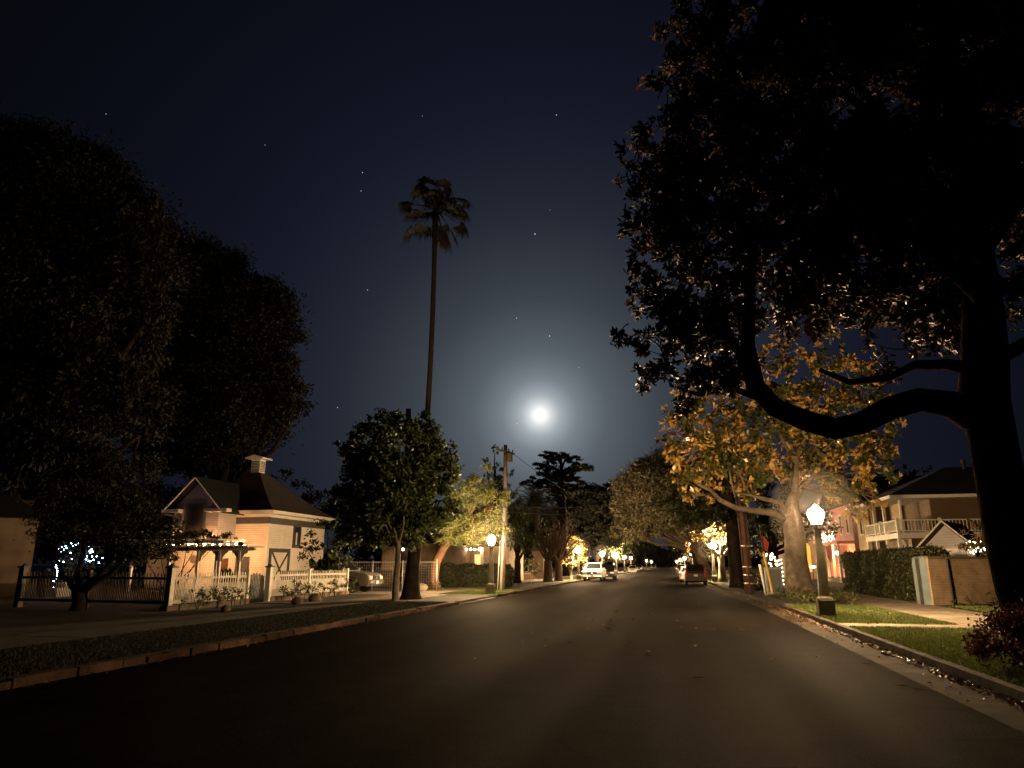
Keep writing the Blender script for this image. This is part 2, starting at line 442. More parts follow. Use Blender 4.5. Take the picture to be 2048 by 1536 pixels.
leaf_mat('leaf_black', (.010, .013, .008), (.022, .026, .014), rough=.8)
leaf_mat('leaf_brown', (.045, .028, .016), (.085, .055, .028), rough=.7)
leaf_mat('leaf_red', (.026, .009, .006), (.06, .016, .010), rough=.7); MATS['leaf_red'].node_tree.nodes['Principled BSDF'].inputs['Specular IOR Level'].default_value = .15
leaf_mat('leaf_hedge', (.020, .027, .008), (.052, .056, .016), rough=.5)
leaf_mat('leaf_dry', (.07, .03, .012), (.17, .09, .04), rough=.7, trans=.1)
leaf_mat('grass_blade', (.045, .068, .010), (.11, .135, .026), rough=.7, trans=.3)

def foliage_only(name, label, cat, clumps, leaf, dens, per, L, W, base, group=None, stem='bark_dark', droop=0., stem_r=.03):
    base = Vector(base); root = thing(name, label, cat, base, group=group)
    mb = MB()
    for c in clumps:
        mb.tube(curve(base - Vector((0, 0, .05)), Vector(c[:3]), (0, 0, 0), 5, .03), [stem_r, stem_r, stem_r * .8, stem_r * .6, stem_r * .4], 6)
    mb.build('stem', stem, root, smooth=True)
    C, A, Nn = scatter(sub_blobs(clumps, dens), per, .9, droop)
    n = len(C); keep = C[:, 2] > base.z + .01
    C, A, Nn = C[keep], A[keep], Nn[keep]; n = len(C)
    leaf_mesh('foliage', C, A, Nn, L * RNG.uniform(.65, 1.3, n), W * RNG.uniform(.7, 1.25, n), leaf, root)
    return root

# ================================================================== SETTING: ground, road, kerbs
def rcurb(y):
    ks = [(-60, 4.25), (30, 4.25), (55, 3.5), (90, 3.35), (800, 3.35)]
    for (a, xa), (b, xb) in zip(ks, ks[1:]):
        if a <= y <= b: return xa + (xb - xa) * (y - a) / (b - a)
    return 3.35
LC = -9.15
YS = [-40, -10, 0, 5, 10, 15, 20, 25, 30, 35, 40, 45, 50, 55, 62, 70, 80, 90, 110, 140, 180, 240, 320, 450, 700]

def strip(name, fx0, fx1, z, m, ys=YS):
    mb = MB()
    for a, b in zip(ys, ys[1:]):
        mb.add([(fx0(a), a, z), (fx1(a), a, z), (fx1(b), b, z), (fx0(b), b, z)], [(0, 1, 2, 3)])
    return struct(mb.build(name, m))

mb = MB(); mb.add([(-900, -300, -.35), (900, -300, -.35), (900, 1500, -.35), (-900, 1500, -.35)], [(0, 1, 2, 3)]); struct(mb.build('ground', 'yard'))
strip('road', lambda y: LC - .05, lambda y: rcurb(y) - .72, 0.0, 'asphalt')
strip('gutter', lambda y: rcurb(y) - .75, lambda y: rcurb(y) + .02, .006, 'gutter_concrete')
strip('yard_ground', lambda y: -400, lambda y: LC - .14, .11, 'yard')
strip('yard_ground', lambda y: rcurb(y) + .14, lambda y: 400, .11, 'yard')
VW = -12.55     # street edge of the left sidewalk
ys_l = [y for y in YS if y <= 25] + [30.4]
strip('verge', lambda y: VW, lambda y: LC - .15, .118, 'dirt', ys_l)
strip('verge', lambda y: VW, lambda y: LC - .15, .118, 'lawn', [38.2, 45, 55, 70, 90, 140, 240])
strip('verge', lambda y: rcurb(y) + .15, lambda y: 7.5, .118, 'lawn', [-10, 0, 5, 10, 15, 20.7])
strip('verge', lambda y: rcurb(y) + .15, lambda y: 7.5, .118, 'lawn', [21.9, 25, 30, 31.5])
strip('verge', lambda y: rcurb(y) + .15, lambda y: 7.5, .118, 'dirt', [31.5, 35, 40, 50])
strip('verge', lambda y: rcurb(y) + .15, lambda y: 7.5, .118, 'lawn', [50, 55, 70, 90, 140, 240])
strip('garden_path', lambda y: rcurb(y) + .15, lambda y: 7.5, .127, 'concrete', [20.7, 21.9])

def slabs(name, x0, x1, y0, y1, step, z, m):
    mb = MB(); y = y0
    while y < y1:
        e = min(y + step, y1); g = .012
        mb.box(x0, x1, y + g, e - g, z - .05, z + random.uniform(-.003, .003)); y = e
    return struct(mb.build(name, m))
slabs('sidewalk', -14.7, VW, -10, 30.6, 1.5, .135, 'dim_concrete')
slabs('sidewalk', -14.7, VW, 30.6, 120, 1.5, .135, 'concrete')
slabs('sidewalk', 7.5, 10.1, -10, 120, 1.5, .135, 'concrete')
mb = MB(); mb.add([(LC - .02, 31.2, .012), (LC - .02, 38.0, .012), (VW, 38.4, .128), (VW, 30.6, .128)], [(0, 1, 2, 3)])
mb.add([(VW, 30.6, .128), (VW, 38.4, .128), (-10.2, 38.2, .1275), (-10.2, 38.2, .1275)], [])
struct(mb.build('driveway_apron', 'concrete'))
mb = MB(); mb.box(-30, -14.72, 36.9, 41.2, .05, .133); struct(mb.build('driveway', 'concrete'))
# the left kerb: quarried blocks of uneven length, broken by the driveway
mb = MB(); y = -12.0
while y < 260:
    l = random.uniform(.55, 1.25); e = y + l
    if not (30.9 < y < 38.1):
        e2 = min(e, 31.0) if y < 31 else e
        mb.box(LC - .17, LC + random.uniform(-.03, .02), y + .012, e2 - .012, -.05, .128 + random.uniform(-.025, .018))
    y = e
struct(mb.build('kerb', 'curb_stone', bevel=.015))
mb = MB(); y = -12.0
while y < 260:
    e = y + 2.4; x0, x1 = rcurb(y), rcurb(e)
    mb.add([(x0, y + .008, -.05), (x0 + .16, y + .008, -.05), (x1 + .16, e - .008, -.05), (x1, e - .008, -.05),
            (x0 + .02, y + .008, .145), (x0 + .16, y + .008, .15), (x1 + .16, e - .008, .15), (x1 + .02, e - .008, .145)],
           [(0, 3, 2, 1), (4, 5, 6, 7), (0, 1, 5, 4), (1, 2, 6, 5), (2, 3, 7, 6), (3, 0, 4, 7)])
    y = e
struct(mb.build('kerb', 'curb_concrete', bevel=.012))
# water lying along the right gutter
mb = MB()
ys = np.arange(7.0, 17.0, .25)
for a, b in zip(ys, ys[1:]):
    wa = .16 + .1 * math.sin(a * 2.1) + .05 * math.sin(a * 5.3); wb = .16 + .1 * math.sin(b * 2.1) + .05 * math.sin(b * 5.3)
    mb.add([(4.24 - wa, a, .011), (4.24, a, .011), (4.24, b, .011), (4.24 - wb, b, .011)], [(0, 1, 2, 3)])
struct(mb.build('gutter_water', 'gutter_water'))

# grass, leaf litter (nobody could count them)
def blades(name, rects, dens, h, m='grass_blade'):
    P = []
    for (x0, x1, y0, y1) in rects:
        k = int((x1 - x0) * (y1 - y0) * dens)
        P.append(np.stack([RNG.uniform(x0, x1, k), RNG.uniform(y0, y1, k), np.full(k, .12)], 1))
    C = np.concatenate(P); n = len(C)
    A = RNG.normal(size=(n, 3)) * .45; A[:, 2] = 1
    Lg = h * RNG.uniform(.5, 1.3, n); C[:, 2] += Lg * .4
    o = leaf_mesh(name, C, A, rand_dirs(n), Lg, .014 * np.ones(n), m, None)
    return struct(o, 'stuff')
blades('grass', [(4.42, 7.48, 21.95, 31.4), (4.42, 7.48, 8, 20.6), (-12.5, -9.35, 38.3, 46), (10.3, 16, 24, 31.5)], 900, .07)
leaf_mat('grass_dry', (.007, .0085, .0025), (.018, .019, .006), rough=.8, trans=.2)
blades('verge_grass', [(-12.5, -9.4, 8, 30.2)], 650, .06, 'grass_dry')

def litter(name, rects, n, size):
    P = []
    for (x0, x1, y0, y1, k) in rects:
        P.append(np.stack([RNG.uniform(x0, x1, k), RNG.uniform(y0, y1, k), RNG.uniform(.015, .03, k)], 1))
    C = np.concatenate(P); k = len(C)
    inv = C[:, 0] > 4.3
    C[inv, 2] += .13
    A = RNG.normal(size=(k, 3)); A[:, 2] *= .25
    Nn = RNG.normal(size=(k, 3)) * .4; Nn[:, 2] += 1
    return struct(leaf_mesh(name, C, A, Nn, size * RNG.uniform(.6, 1.3, k), size * .5 * np.ones(k), 'leaf_dry', None, fold=.3), 'stuff')
litter('leaf_litter', [(4.0, 4.24, 8, 40, 900), (3.5, 4.2, 10, 45, 140), (4.45, 7.4, 10, 38, 170), (10.2, 12.5, 24, 31, 60), (-9.1, -8.85, 8, 31, 160), (-9.1, -8.7, 38, 48, 60)], 0, .095)
# single leaves lying out on the asphalt
lf = None
for i in range(44):
    x = random.uniform(-4, 3.4); y = random.triangular(9, 40, 15)
    if lf is None:
        mb = MB(); mb.add([(-.07, 0, 0), (0, .035, .015), (.08, 0, .005), (0, -.035, .018), (.0, 0, .004)], [(0, 4, 1), (1, 4, 2), (2, 4, 3), (3, 4, 0)])
        lf = mb.build('fallen_leaf', 'leaf_dry'); o = lf
        tag(o, 'small dry leaf lying alone on the dark asphalt', 'leaf', 'dry leaves scattered over the asphalt')
    else: o = lf.copy(); COL.objects.link(o)
    o.location = (x, y, .004); o.rotation_euler = (0, 0, random.uniform(0, 6.28)); k = random.uniform(.7, 1.5); o.scale = (k, k, k)

# ================================================================== STREET LAMPS
def make_lamp(label):
    t = thing('street_lamp', label, 'street lamp', group='lit globe street lamps along the kerbs')
    MB().box(-.24, .24, -.24, .24, 0, .52).box(-.215, .215, -.215, .215, .52, .57).build('plinth', 'lamp_plinth', t, local=True, bevel=.02)
    m = MB(); m.lathe([(.19, .5), (.2, .56), (.165, .62), (.16, .9), (.105, 2.62), (.10, 2.70)], n=10); m.build('shaft', 'lamp_iron', t, local=True)
    m = MB(); m.lathe([(.10, 2.68), (.15, 2.72), (.16, 2.77), (.12, 2.80), (.17, 2.83), (.18, 2.87), (.13, 2.89)], n=16); m.build('collar', 'lamp_iron', t, local=True, smooth=True)
    m = MB(); m.lathe([(.12, 2.89), (.17, 2.97), (.225, 3.10), (.242, 3.2), (.235, 3.25), (.19, 3.31), (.11, 3.38), (.05, 3.43), (.03, 3.47), (.0, 3.49)], n=14)
    m.build('globe', 'lamp_glow', t, local=True, smooth=True)
    MB().ball((0, 0, 3.2), 1.5, 16, 12).build('glow_haze', 'lamp_glow_haze', t, local=True, smooth=True)['kind'] = 'stuff'  # added ball that scatters a halo round the globe, stands in for lens bloom
    return t
ORD = ['first', 'second', 'third', 'fourth', 'fifth', 'sixth', 'seventh', 'eighth', 'ninth', 'tenth', 'eleventh', 'twelfth']
proto = make_lamp('near glowing acorn globe lamp on a square plinth in the right lawn')
proto.location = (4.72, 24.7, .11)
def lamp(x, y, label, s=1.0):
    o = copy_tree(proto); o.location = (x, y, .11); o.scale = (s, s, s); o['label'] = label
    if y > 60:
        for ch in o.children:
            if ch.name.startswith('globe'): ch.scale = (1.45, 1.45, 1.03)  # far globes widened to imitate bloom
    return o
lamp(-9.85, 39.6, 'glowing globe lamp beside the left driveway and its pale conduit pole', .93)
def bearing(px):
    X, Y, u = ray(px, 1129); return X / Y
for i, px in enumerate((1157, 1205, 1233, 1249, 1262, 1293, 1303, 1311, 1317)):
    Y = -9.6 / bearing(px)
    lamp(-9.6, Y, 'lit globe street lamp, %s along the left kerb counted from the driveway' % ORD[i + 1], .95)
for i, px in enumerate((1427, 1386, 1370, 1361, 1354, 1350, 1347)):
    Y = (3.95 if i else 4.05) / bearing(px)
    lamp(3.95 if i else 4.05, Y, 'lit globe street lamp, %s along the right kerb counted from the lawn' % ORD[i + 1])

# ================================================================== LEFT: carriage house
CH = thing('carriage_house', 'white clapboard carriage house with hipped roof, cupola and barn door', 'house', (-26, 43, .11))
X1, X0, Y0, Y1, ZE = -26.0, -33.4, 43.0, 51.0, 5.05
MB().box(X0, X1, Y0, Y1, .05, ZE).build('wall', 'clapboard', CH)
m = MB()
m.box(X1, X1 + .03, Y0 - .03, Y1, 4.35, 4.78).box(X0, X1 + .03, Y0 - .03, Y0, 4.35, 4.78); m.build('frieze_board', 'trim_grey', CH)
m = MB(); m.box(X1 + .002, X1 + .045, Y0 - .045, Y0 + .12, .1, 4.35).box(X1 - .12, X1 + .002, Y0 - .045, Y0 - .002, .1, 4.35); m.build('corner_board', 'white_paint', CH)
m = MB()
cxr, cyr = (X0 + X1) / 2, (Y0 + Y1) / 2
o_ = .55
m.box(X0 - o_, X1 + o_, Y0 - o_, Y1 + o_, 4.98, 5.2); m.build('eave', 'white_paint', CH)
m = MB(); rows = []
hx, hy = (X1 - X0) / 2 + o_, (Y1 - Y0) / 2 + o_
prof = [(1.0, 5.205), (.84, 5.62), (.62, 6.35), (.38, 7.25), (.12, 8.28)]
for k, z in prof:
    rows.append([(cxr - hx * k, cyr - hy * k, z), (cxr + hx * k, cyr - hy * k, z), (cxr + hx * k, cyr + hy * k, z), (cxr - hx * k, cyr + hy * k, z)])
vs = [p for r in rows for p in r]; fs = []
for i in range(len(rows) - 1):
    for j in range(4): fs.append((i * 4 + j, i * 4 + (j + 1) % 4, i * 4 + 4 + (j + 1) % 4, i * 4 + 4 + j))
fs.append((16, 17, 18, 19)); m.add(vs, fs); roof = m.build('roof', 'shingle', CH)
cu = MB().box(cxr - .36, cxr + .36, cyr - .36, cyr + .36, 8.2, 9.3).build('cupola', 'white_paint', CH)
m = MB()
for k in range(7):
    z = 8.42 + k * .115
    m.bar((cxr + .37, cyr - .3, z), (cxr + .37, cyr - .03, z), .05, .06); m.bar((cxr + .37, cyr + .03, z), (cxr + .37, cyr + .3, z), .05, .06)
    m.bar((cxr - .3, cyr - .37, z), (cxr + .3, cyr - .37, z), .05, .06)
m.build('louver', 'trim_grey', cu)
m = MB(); m.prism([(cxr - .72, 9.3), (cxr + .72, 9.3), (cxr + .72, 9.4), (cxr, 9.6), (cxr - .72, 9.4)], 'y', cyr - .68, cyr + .68); m.build('cupola_roof', 'white_paint', cu)
# window and barn door on the street wall
def framed(parent, x, y0, y1, z0, z1, w=.12, pane='black_plastic'):
    m = MB()
    m.box(x + .002, x + .07, y0 - w, y0, z0 - w, z1 + w).box(x + .002, x + .07, y1, y1 + w, z0 - w, z1 + w)
    m.box(x + .002, x + .07, y0, y1, z1, z1 + w).box(x + .002, x + .09, y0 - w - .03, y1 + w + .03, z0 - w - .04, z0)
    return m
wn = framed(CH, X1, 46.35, 47.15, 3.0, 4.3).build('window', 'trim_grey', CH)
MB().box(X1 + .003, X1 + .03, 46.35, 47.15, 3.0, 4.3).build('pane', 'black_plastic', wn)
MB().box(X1 + .035, X1 + .05, 46.6, 46.78, 3.05, 3.9).build('curtain', 'white_paint', wn)
bd = MB().box(X1 + .003, X1 + .05, 43.45, 45.7, .15, 2.55).build('barn_door', 'clapboard', CH)
m = MB()
m.box(X1 + .002, X1 + .1, 43.3, 43.5, .12, 2.75).box(X1 + .002, X1 + .1, 45.65, 45.9, .12, 2.75).box(X1 + .002, X1 + .1, 43.5, 45.65, 2.5, 2.75); m.build('door_frame', 'trim_grey', bd)
m = MB(); m.bar((X1 + .07, 43.55, .3), (X1 + .07, 45.6, 2.48), .05, .16, (1, 0, 0)); m.bar((X1 + .085, 45.6, .3), (X1 + .085, 43.55, 2.48), .05, .16, (1, 0, 0)); m.build('cross_brace', 'trim_grey', bd)
# gabled bay with hay door
bx0, bx1, by = -31.75, -28.45, 41.0
m = MB(); m.box(bx0, bx1, by, Y0 - .002, 2.95, 5.35); m.prism([(bx0, 5.35), (bx1, 5.35), ((bx0 + bx1) / 2, 6.95)], 'y', by, Y0 - .002); bay = m.build('bay', 'gable_boards', CH)
m = MB(); mid = (bx0 + bx1) / 2
m.prism([(bx0 - .55, 5.05), (mid, 7.32), (bx1 + .55, 5.05), (bx1 + .55, 4.9), (mid, 7.1), (bx0 - .55, 4.9)], 'y', by - .5, Y0 + 3.0); m.build('bay_roof', 'shingle_black', bay)
m = MB(); m.bar((bx0 - .55, by - .53, 4.98), (mid, by - .53, 7.22), .05, .16, (0, 1, 0)).bar((mid, by - .53, 7.22), (bx1 + .55, by - .53, 4.98), .05, .16, (0, 1, 0)); m.build('bargeboard', 'white_paint', bay)
m = MB(); m.box(bx0 - .6, bx0 + .65, by - .55, by + .01, 5.0, 5.2); m.build('eave_return', 'white_paint', bay); MB().box(bx1 - .75, bx1 + .9, by - .55, by + .01, 5.0, 5.2).build('eave_return', 'white_paint', bay)
m = MB(); m.box(mid - .85, mid + .75, by - .07, by - .003, 3.15, 5.6); hd = m.build('hay_door', 'trim_grey', bay)
MB().box(mid - .65, mid + .55, by - .1, by - .075, 3.3, 5.4).build('door_panel', 'iron_black', hd)
m = MB(); m.box(bx0 + .12, bx0 + .6, by - .05, by - .003, 4.0, 4.7).prism([(bx0 + .12, 4.7), (bx0 + .6, 4.7), (bx0 + .36, 4.95)], 'y', by - .05, by - .003); m.build('shutter', 'trim_grey', bay)
m = MB(); m.prism([(0, 0)] and [(bx0 + .05, 4.95), (bx1 - .05, 4.95), (mid, 6.6)], 'y', by - .03, by - .005); 
m = MB(); m.box(X0 - 2.4, X0, Y0 + 1, Y1 - 1, .05, 4.0); m.build('side_wing', 'clapboard', CH)
m = MB(); m.prism([(X0 - 2.9, 3.95), (X0 - .02, 5.0), (X0 - .02, 5.12), (X0 - 2.9, 4.1)], 'y', Y0 + .6, Y1 - .6); m.build('wing_roof', 'shingle_black', CH)
m = MB(); m.box(X0 - 2.92, X0 - 2.85, Y0 + .6, Y1 - .6, 3.9, 4.12); m.build('wing_eave', 'white_paint', CH)
# door and clock plate under the bay
dr = MB().box(-28.2, -27.2, Y0 - .06, Y0 - .004, .12, 2.2).build('door', 'trim_grey', CH); MB().ball((-27.3, Y0 - .1, 1.1), .05).build('handle', 'chrome', dr)
m = MB(); m.tube([(-31.4, Y0 - .05, 2.05), (-31.4, Y0 - .004, 2.05)], .28, 18); m.build('round_plaque', 'stucco', CH)
m = MB(); m.box(-29.6, -28.75, Y0 - .05, Y0 - .004, .12, 2.1); m.build('side_door', 'bark_red', CH)

# pergola near the house, vine on it, string of bulbs under it
pg = thing('pergola', 'rough pergola by the carriage house carrying a dark vine', 'pergola', (-29, 40, .11))
for x in (-32.2, -29.6, -26.4):
    MB().box(x - .07, x + .07, 38.2, 38.34, .11, 2.95).build('post', 'white_paint', pg)
m = MB(); m.box(-32.6, -26.0, 38.19, 38.35, 2.95, 3.1)
for k in range(14): m.box(-32.4 + k * .48, -32.33 + k * .48, 37.8, 40.6, 3.1, 3.2)
m.build('beam', 'white_paint', pg)
vin = [(-31.4, 39.2, 3.4, 1.2, 1.2, .32), (-29.8, 39.3, 3.42, 1.4, 1.2, .34), (-28.2, 39.4, 3.38, 1.2, 1.1, .3), (-27.0, 39.6, 3.34, .9, 1.0, .22), (-32.3, 38.4, 2.9, .5, .5, .5), (-29.6, 38.1, 2.7, .35, .3, .5)]
foliage_only('vine', 'dark climbing vine sprawling over the lit pergola beams', 'vine', vin, 'leaf_dark', 14, 260, .16, .1, (-29.6, 38.4, .11))
st = thing('string_light', 'string of round warm bulbs hung below the vine by the white house', 'string lights', (-29, 38.1, 3.0))
bp = [(-31.6 + i * .56, 40.35, 2.98 - .10 * math.sin(PI * ((i % 3) / 3 + .15))) for i in range(11)]
MB().tube([(p[0], p[1], p[2] + .09) for p in bp], .012, 5).build('cable', 'iron_black', st)
for p in bp: MB().ball(p, .05, 8, 6).build('bulb', 'warm_bulb', st, smooth=True)

# arbour over the garden gate
ar = thing('garden_arbor', 'white wooden garden arbor with scrolled brackets behind the picket gate', 'arbor', (-19.3, 29, .11))
for x in (-18.85, -19.85, -20.95):
    p = MB().box(x - .06, x + .06, 28.94, 29.06, .11, 2.3).build('post', 'fence_white', ar)
m = MB(); m.box(-22.4, -18.1, 28.93, 29.07, 2.3, 2.44)
for k in range(20): m.box(-22.3 + k * .22, -22.24 + k * .22, 28.3, 29.7, 2.44, 2.52)
m.build('beam', 'fence_white', ar)
for x, s in ((-18.79, 1), (-18.91, -1), (-19.79, 1), (-19.91, -1), (-20.89, 1)):
    MB().prism([(x, 2.3), (x + s * .36, 2.3), (x + s * .30, 2.2), (x + s * .2, 2.16), (x + s * .12, 2.05), (x + s * .1, 1.9), (x, 1.82)], 'y', 28.98, 29.02).build('bracket', 'fence_white', ar)
m = MB(); m.lathe([(.02, 2.53), (.16, 2.56), (.17, 2.6), (.05, 2.68), (0, 2.7)], (-18.85, 29, 0), 4); m.box(-18.9, -18.8, 28.95, 29.05, 2.44, 2.54); m.build('finial', 'shingle_black', ar)
foliage_only('vine', 'leafy vine hanging over the left end of the white garden arbor', 'vine', [(-21.6, 29, 2.62, .8, .6, .22), (-20.7, 29, 2.62, .6, .5, .16), (-22.1, 28.8, 2.2, .35, .3, .4)], 'leaf_olive', 22, 420, .11, .08, (-21.9, 29.1, .11))

def spiky(name, label, cat, base, n, L, W, m, up=1.0):
    base = Vector(base); root = thing(name, label, cat, base)
    for i in range(n):
        a = random.uniform(0, 6.28); t = random.uniform(.15, up); d = Vector((math.cos(a) * t, math.sin(a) * t, 1)).normalized(); l = L * random.uniform(.6, 1.1)
        x = Vector((-math.sin(a), math.cos(a), 0)); mb = MB(); q = []
        for k in range(6):
            s = k / 5; p = base + d * l * s + Vector((d.x, d.y, -1)) * (l * .3 * s * s); w = W * math.sin(PI * min(.95, .12 + s * .86)) * .5
            q += [p + x * w, p - x * w]
        mb.add(q, [(2 * k, 2 * k + 1, 2 * k + 3, 2 * k + 2) for k in range(5)]); mb.build('frond', m, root)
    return root
spiky('garden_plant', 'tall dark broad leaved plant seen through the white arbor', 'plant', (-20.6, 31.2, .11), 16, 2.1, .34, 'leaf_dark', .5)
spiky('garden_plant', 'dark plant with slanting leaves right of the arbor middle post', 'plant', (-19.7, 31.0, .11), 9, 1.6, .2, 'leaf_dark', .9)
spiky('garden_plant', 'low spiky plant behind the corner of the picket fence', 'plant', (-20.6, 27.0, .11), 22, 1.35, .1, 'leaf_red', 1.1)

# ================================================================== picket fences
def picket_fence(label, a, b, posts, group='white picket fence lengths', z0=.32, tall=1.42, short=1.02, m='fence_white', lit=True):
    a, b = Vector(a[:2]), Vector(b[:2]); d = b - a; n = d.normalized(); Ln = d.length
    t = thing('picket_fence', label, 'fence', (a.x, a.y, .11), group=group)
    mb = MB(); k = int(Ln / .082); side = Vector((n.y, -n.x))
    for i in range(1, k):
        p = a + n * (i * Ln / k); top = (tall if i % 2 == 0 else short) + random.uniform(-.012, .012)
        w = .021 if i % 2 == 0 else .017; q = []
        lean = random.uniform(-.008, .008)
        for s_ in (.008, -.008):
            for (u, z) in ((-w, z0), (w, z0), (w + lean, top - .05), (lean, top), (-w + lean, top - .05)):
                c = p + n * u + side * s_; q.append((c.x, c.y, z))
        mb.add(q, [(0, 1, 2, 3, 4), (9, 8, 7, 6, 5)] + [(j, (j + 1) % 5, 5 + (j + 1) % 5, 5 + j) for j in range(5)])
    mb.build('picket_panel', m, t)
    for z in (.40, 1.22):
        mb = MB(); s2 = side * -.04
        mb.bar((a.x + s2.x, a.y + s2.y, z), (b.x + s2.x, b.y + s2.y, z), .045, .09); mb.build('rail', m, t)
    for f, big in posts:
        p = a + d * f; w = .11 if big else .065; h = 1.58 if big else 1.5
        po = MB().box(p.x - w, p.x + w, p.y - w, p.y + w, .1, h).build('post', m, t)
        if big: MB().box(p.x - w - .05, p.x + w + .05, p.y - w - .05, p.y + w + .05, h, h + .06).lathe([(w * 1.2, h + .06), (.02, h + .16)], (p.x, p.y, 0), 4).build('post_cap', 'trim_grey', po)
    return t
FX = -17.45
picket_fence('white picket fence from the dark corner post to the garden gate', (FX, 22.75, 0), (FX, 27.6, 0), [(0, True), (1, False)])
picket_fence('long white picket fence between the garden gate and the silver truck', (FX, 29.25, 0), (FX, 37.2, 0), [(0, True), (.46, False), (1, False)])
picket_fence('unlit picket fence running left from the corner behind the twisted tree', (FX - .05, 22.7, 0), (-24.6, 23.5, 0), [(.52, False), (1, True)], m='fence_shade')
gt = thing('garden_gate', 'dark wooden picket gate between two white fence posts', 'gate', (FX - .15, 27.7, .11))
mb = MB()
for i in range(12):
    y = 27.75 + i * .117; h = 1.2 + .16 * math.cos((i - 5.5) / 5.5 * 1.5) * (1 if i % 2 == 0 else .6)
    mb.box(FX - .16, FX - .13, y, y + .06, .3, h)
mb.build('picket_panel', 'trim_grey', gt); MB().box(FX - .2, FX - .161, 27.7, 29.15, .42, .5).box(FX - .2, FX - .161, 27.7, 29.15, 1.0, 1.08).build('rail', 'trim_grey', gt)
for a, b, lab in ((22.5, 27.6, 'rough stone edging under the first fence length left of gate'), (29.3, 37.3, 'rough stone edging under the long fence right of gate')):
    mb = MB(); y = a
    while y < b:
        e = min(b, y + random.uniform(.3, .6)); mb.box(FX - .12, FX + .16 + random.uniform(-.02, .03), y + .005, e - .005, .08, .31 + random.uniform(-.02, .02)); y = e
    tag(mb.build('stone_edging', 'stone', bevel=.02), lab, 'stone wall', 'stone edging under the picket fence')
mb = MB(); mb.box(-17.3, -14.7, 27.8, 29.2, .06, .134); struct(mb.build('garden_path', 'concrete'))
RB = [(23.6, .55, 'dark rose bush at the corner end of the picket fence'), (24.7, .5, 'sparse rose bush second from the fence corner'), (25.7, .45, 'low rose bush in the middle of the first fence length'),
      (26.6, .5, 'rounded dark bush just left of the garden gate'), (30.4, .6, 'open rose bush just right of the garden gate'), (32.0, .5, 'rose bush under the middle of the long picket fence'),
      (33.2, .42, 'small rose bush beside the fence line post'), (34.6, .48, 'rose bush between the line post and the fence end'), (36.4, .6, 'rose bush at the truck end of the picket fence')]
for (y, r, lab) in RB:
    cl = [(FX + .62 + random.uniform(-.15, .15), y + random.uniform(-.3, .3), .35 + r * .5, r * .8, r * .9, r * .6) for _ in range(2)]
    foliage_only('rose_bush', lab, 'bush', cl, 'leaf_green', 26, 240, .09, .06, (FX + .6, y, .11), group='rose bushes along the picket fence', stem_r=.015)
def boulder(x, y, r, lab, m='stone'):
    b = MB(); b.ball((0, 0, r * .45), r, 10, 7, (1, .8, .75), .08); o = b.build('boulder', m, smooth=True); o.location = (x, y, .1); o.rotation_euler = (0, 0, random.uniform(0, 3)); tag(o, lab, 'rock', 'rounded rocks beside the left sidewalk')
boulder(-15.3, 23.0, .2, 'small rounded rock at the sidewalk below the fence corner')
boulder(-15.1, 27.6, .26, 'brown rounded rock on the near side of the garden path')
boulder(-15.5, 29.9, .3, 'brown rock at the far side of the garden path')
boulder(-14.95, 42.4, .42, 'pale upright rock beside the chain link post and plants', 'concrete')

# ================================================================== trees of the left side
bt = at(195, 1215, 23.2)
m = MB(); b0 = Vector((-20.75, 22.3, .05))
m.tube([b0, b0 + Vector((.05, 0, .4)), b0 + Vector((-.15, 0, .8))], [.3, .22, .2], 9, wob=.1)
for (dx, dy, dz) in ((-1.7, .3, 1.9), (-.6, .5, 2.6), (1.4, .2, 2.0), (2.4, -.2, 2.1)):
    q = curve(b0 + Vector((-.1, 0, .75)), b0 + Vector((dx, dy, dz + .4)), (.0, 0, -.25), 7, .08); m.tube(q, [.14 * (1 - .7 * i / 6) for i in range(7)], 7, wob=.08)
cl = [pxclump(190, 1010, 95, 80, 22.6), pxclump(285, 1060, 70, 75, 22.4), pxclump(120, 1050, 60, 60, 22.8), pxclump(240, 960, 80, 60, 22.8), pxclump(310, 1110, 35, 35, 22.3)]
tree('twisted_tree', 'dark low tree with a twisted forked trunk before the unlit fence', 'tree', b0, cl, .25, 'bark_dark', 'leaf_dark', 9, 170, .13, .06, trunk_mb=m, twigs=6)
cl = [pxclump(130, 420, 190, 150, 30), pxclump(60, 640, 200, 200, 29), pxclump(230, 600, 130, 180, 30), pxclump(180, 820, 150, 130, 29), pxclump(40, 860, 130, 150, 28), pxclump(280, 870, 60, 130, 28), pxclump(0, 360, 120, 120, 30), pxclump(230, 420, 80, 70, 30), pxclump(295, 450, 60, 55, 30), pxclump(330, 540, 60, 80, 30)]
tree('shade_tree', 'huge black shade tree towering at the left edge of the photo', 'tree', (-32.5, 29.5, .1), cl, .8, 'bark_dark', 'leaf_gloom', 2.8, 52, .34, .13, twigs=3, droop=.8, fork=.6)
cl = [pxclump(410, 600, 120, 115, 56), pxclump(345, 520, 85, 75, 57), pxclump(545, 640, 45, 70, 55), pxclump(590, 810, 44, 30, 53.5), pxclump(560, 740, 44, 60, 54), pxclump(500, 660, 100, 130, 56), pxclump(470, 800, 120, 110, 55), pxclump(560, 800, 66, 56, 54), pxclump(370, 720, 130, 160, 57), pxclump(360, 880, 110, 70, 57), pxclump(495, 600, 62, 62, 56), pxclump(480, 905, 50, 40, 55)]
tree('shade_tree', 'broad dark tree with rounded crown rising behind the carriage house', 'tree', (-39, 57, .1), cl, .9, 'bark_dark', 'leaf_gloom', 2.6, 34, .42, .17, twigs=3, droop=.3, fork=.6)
cl = [pxclump(560, 960, 36, 30, 75), pxclump(605, 985, 40, 30, 75), pxclump(640, 1010, 40, 40, 75)]
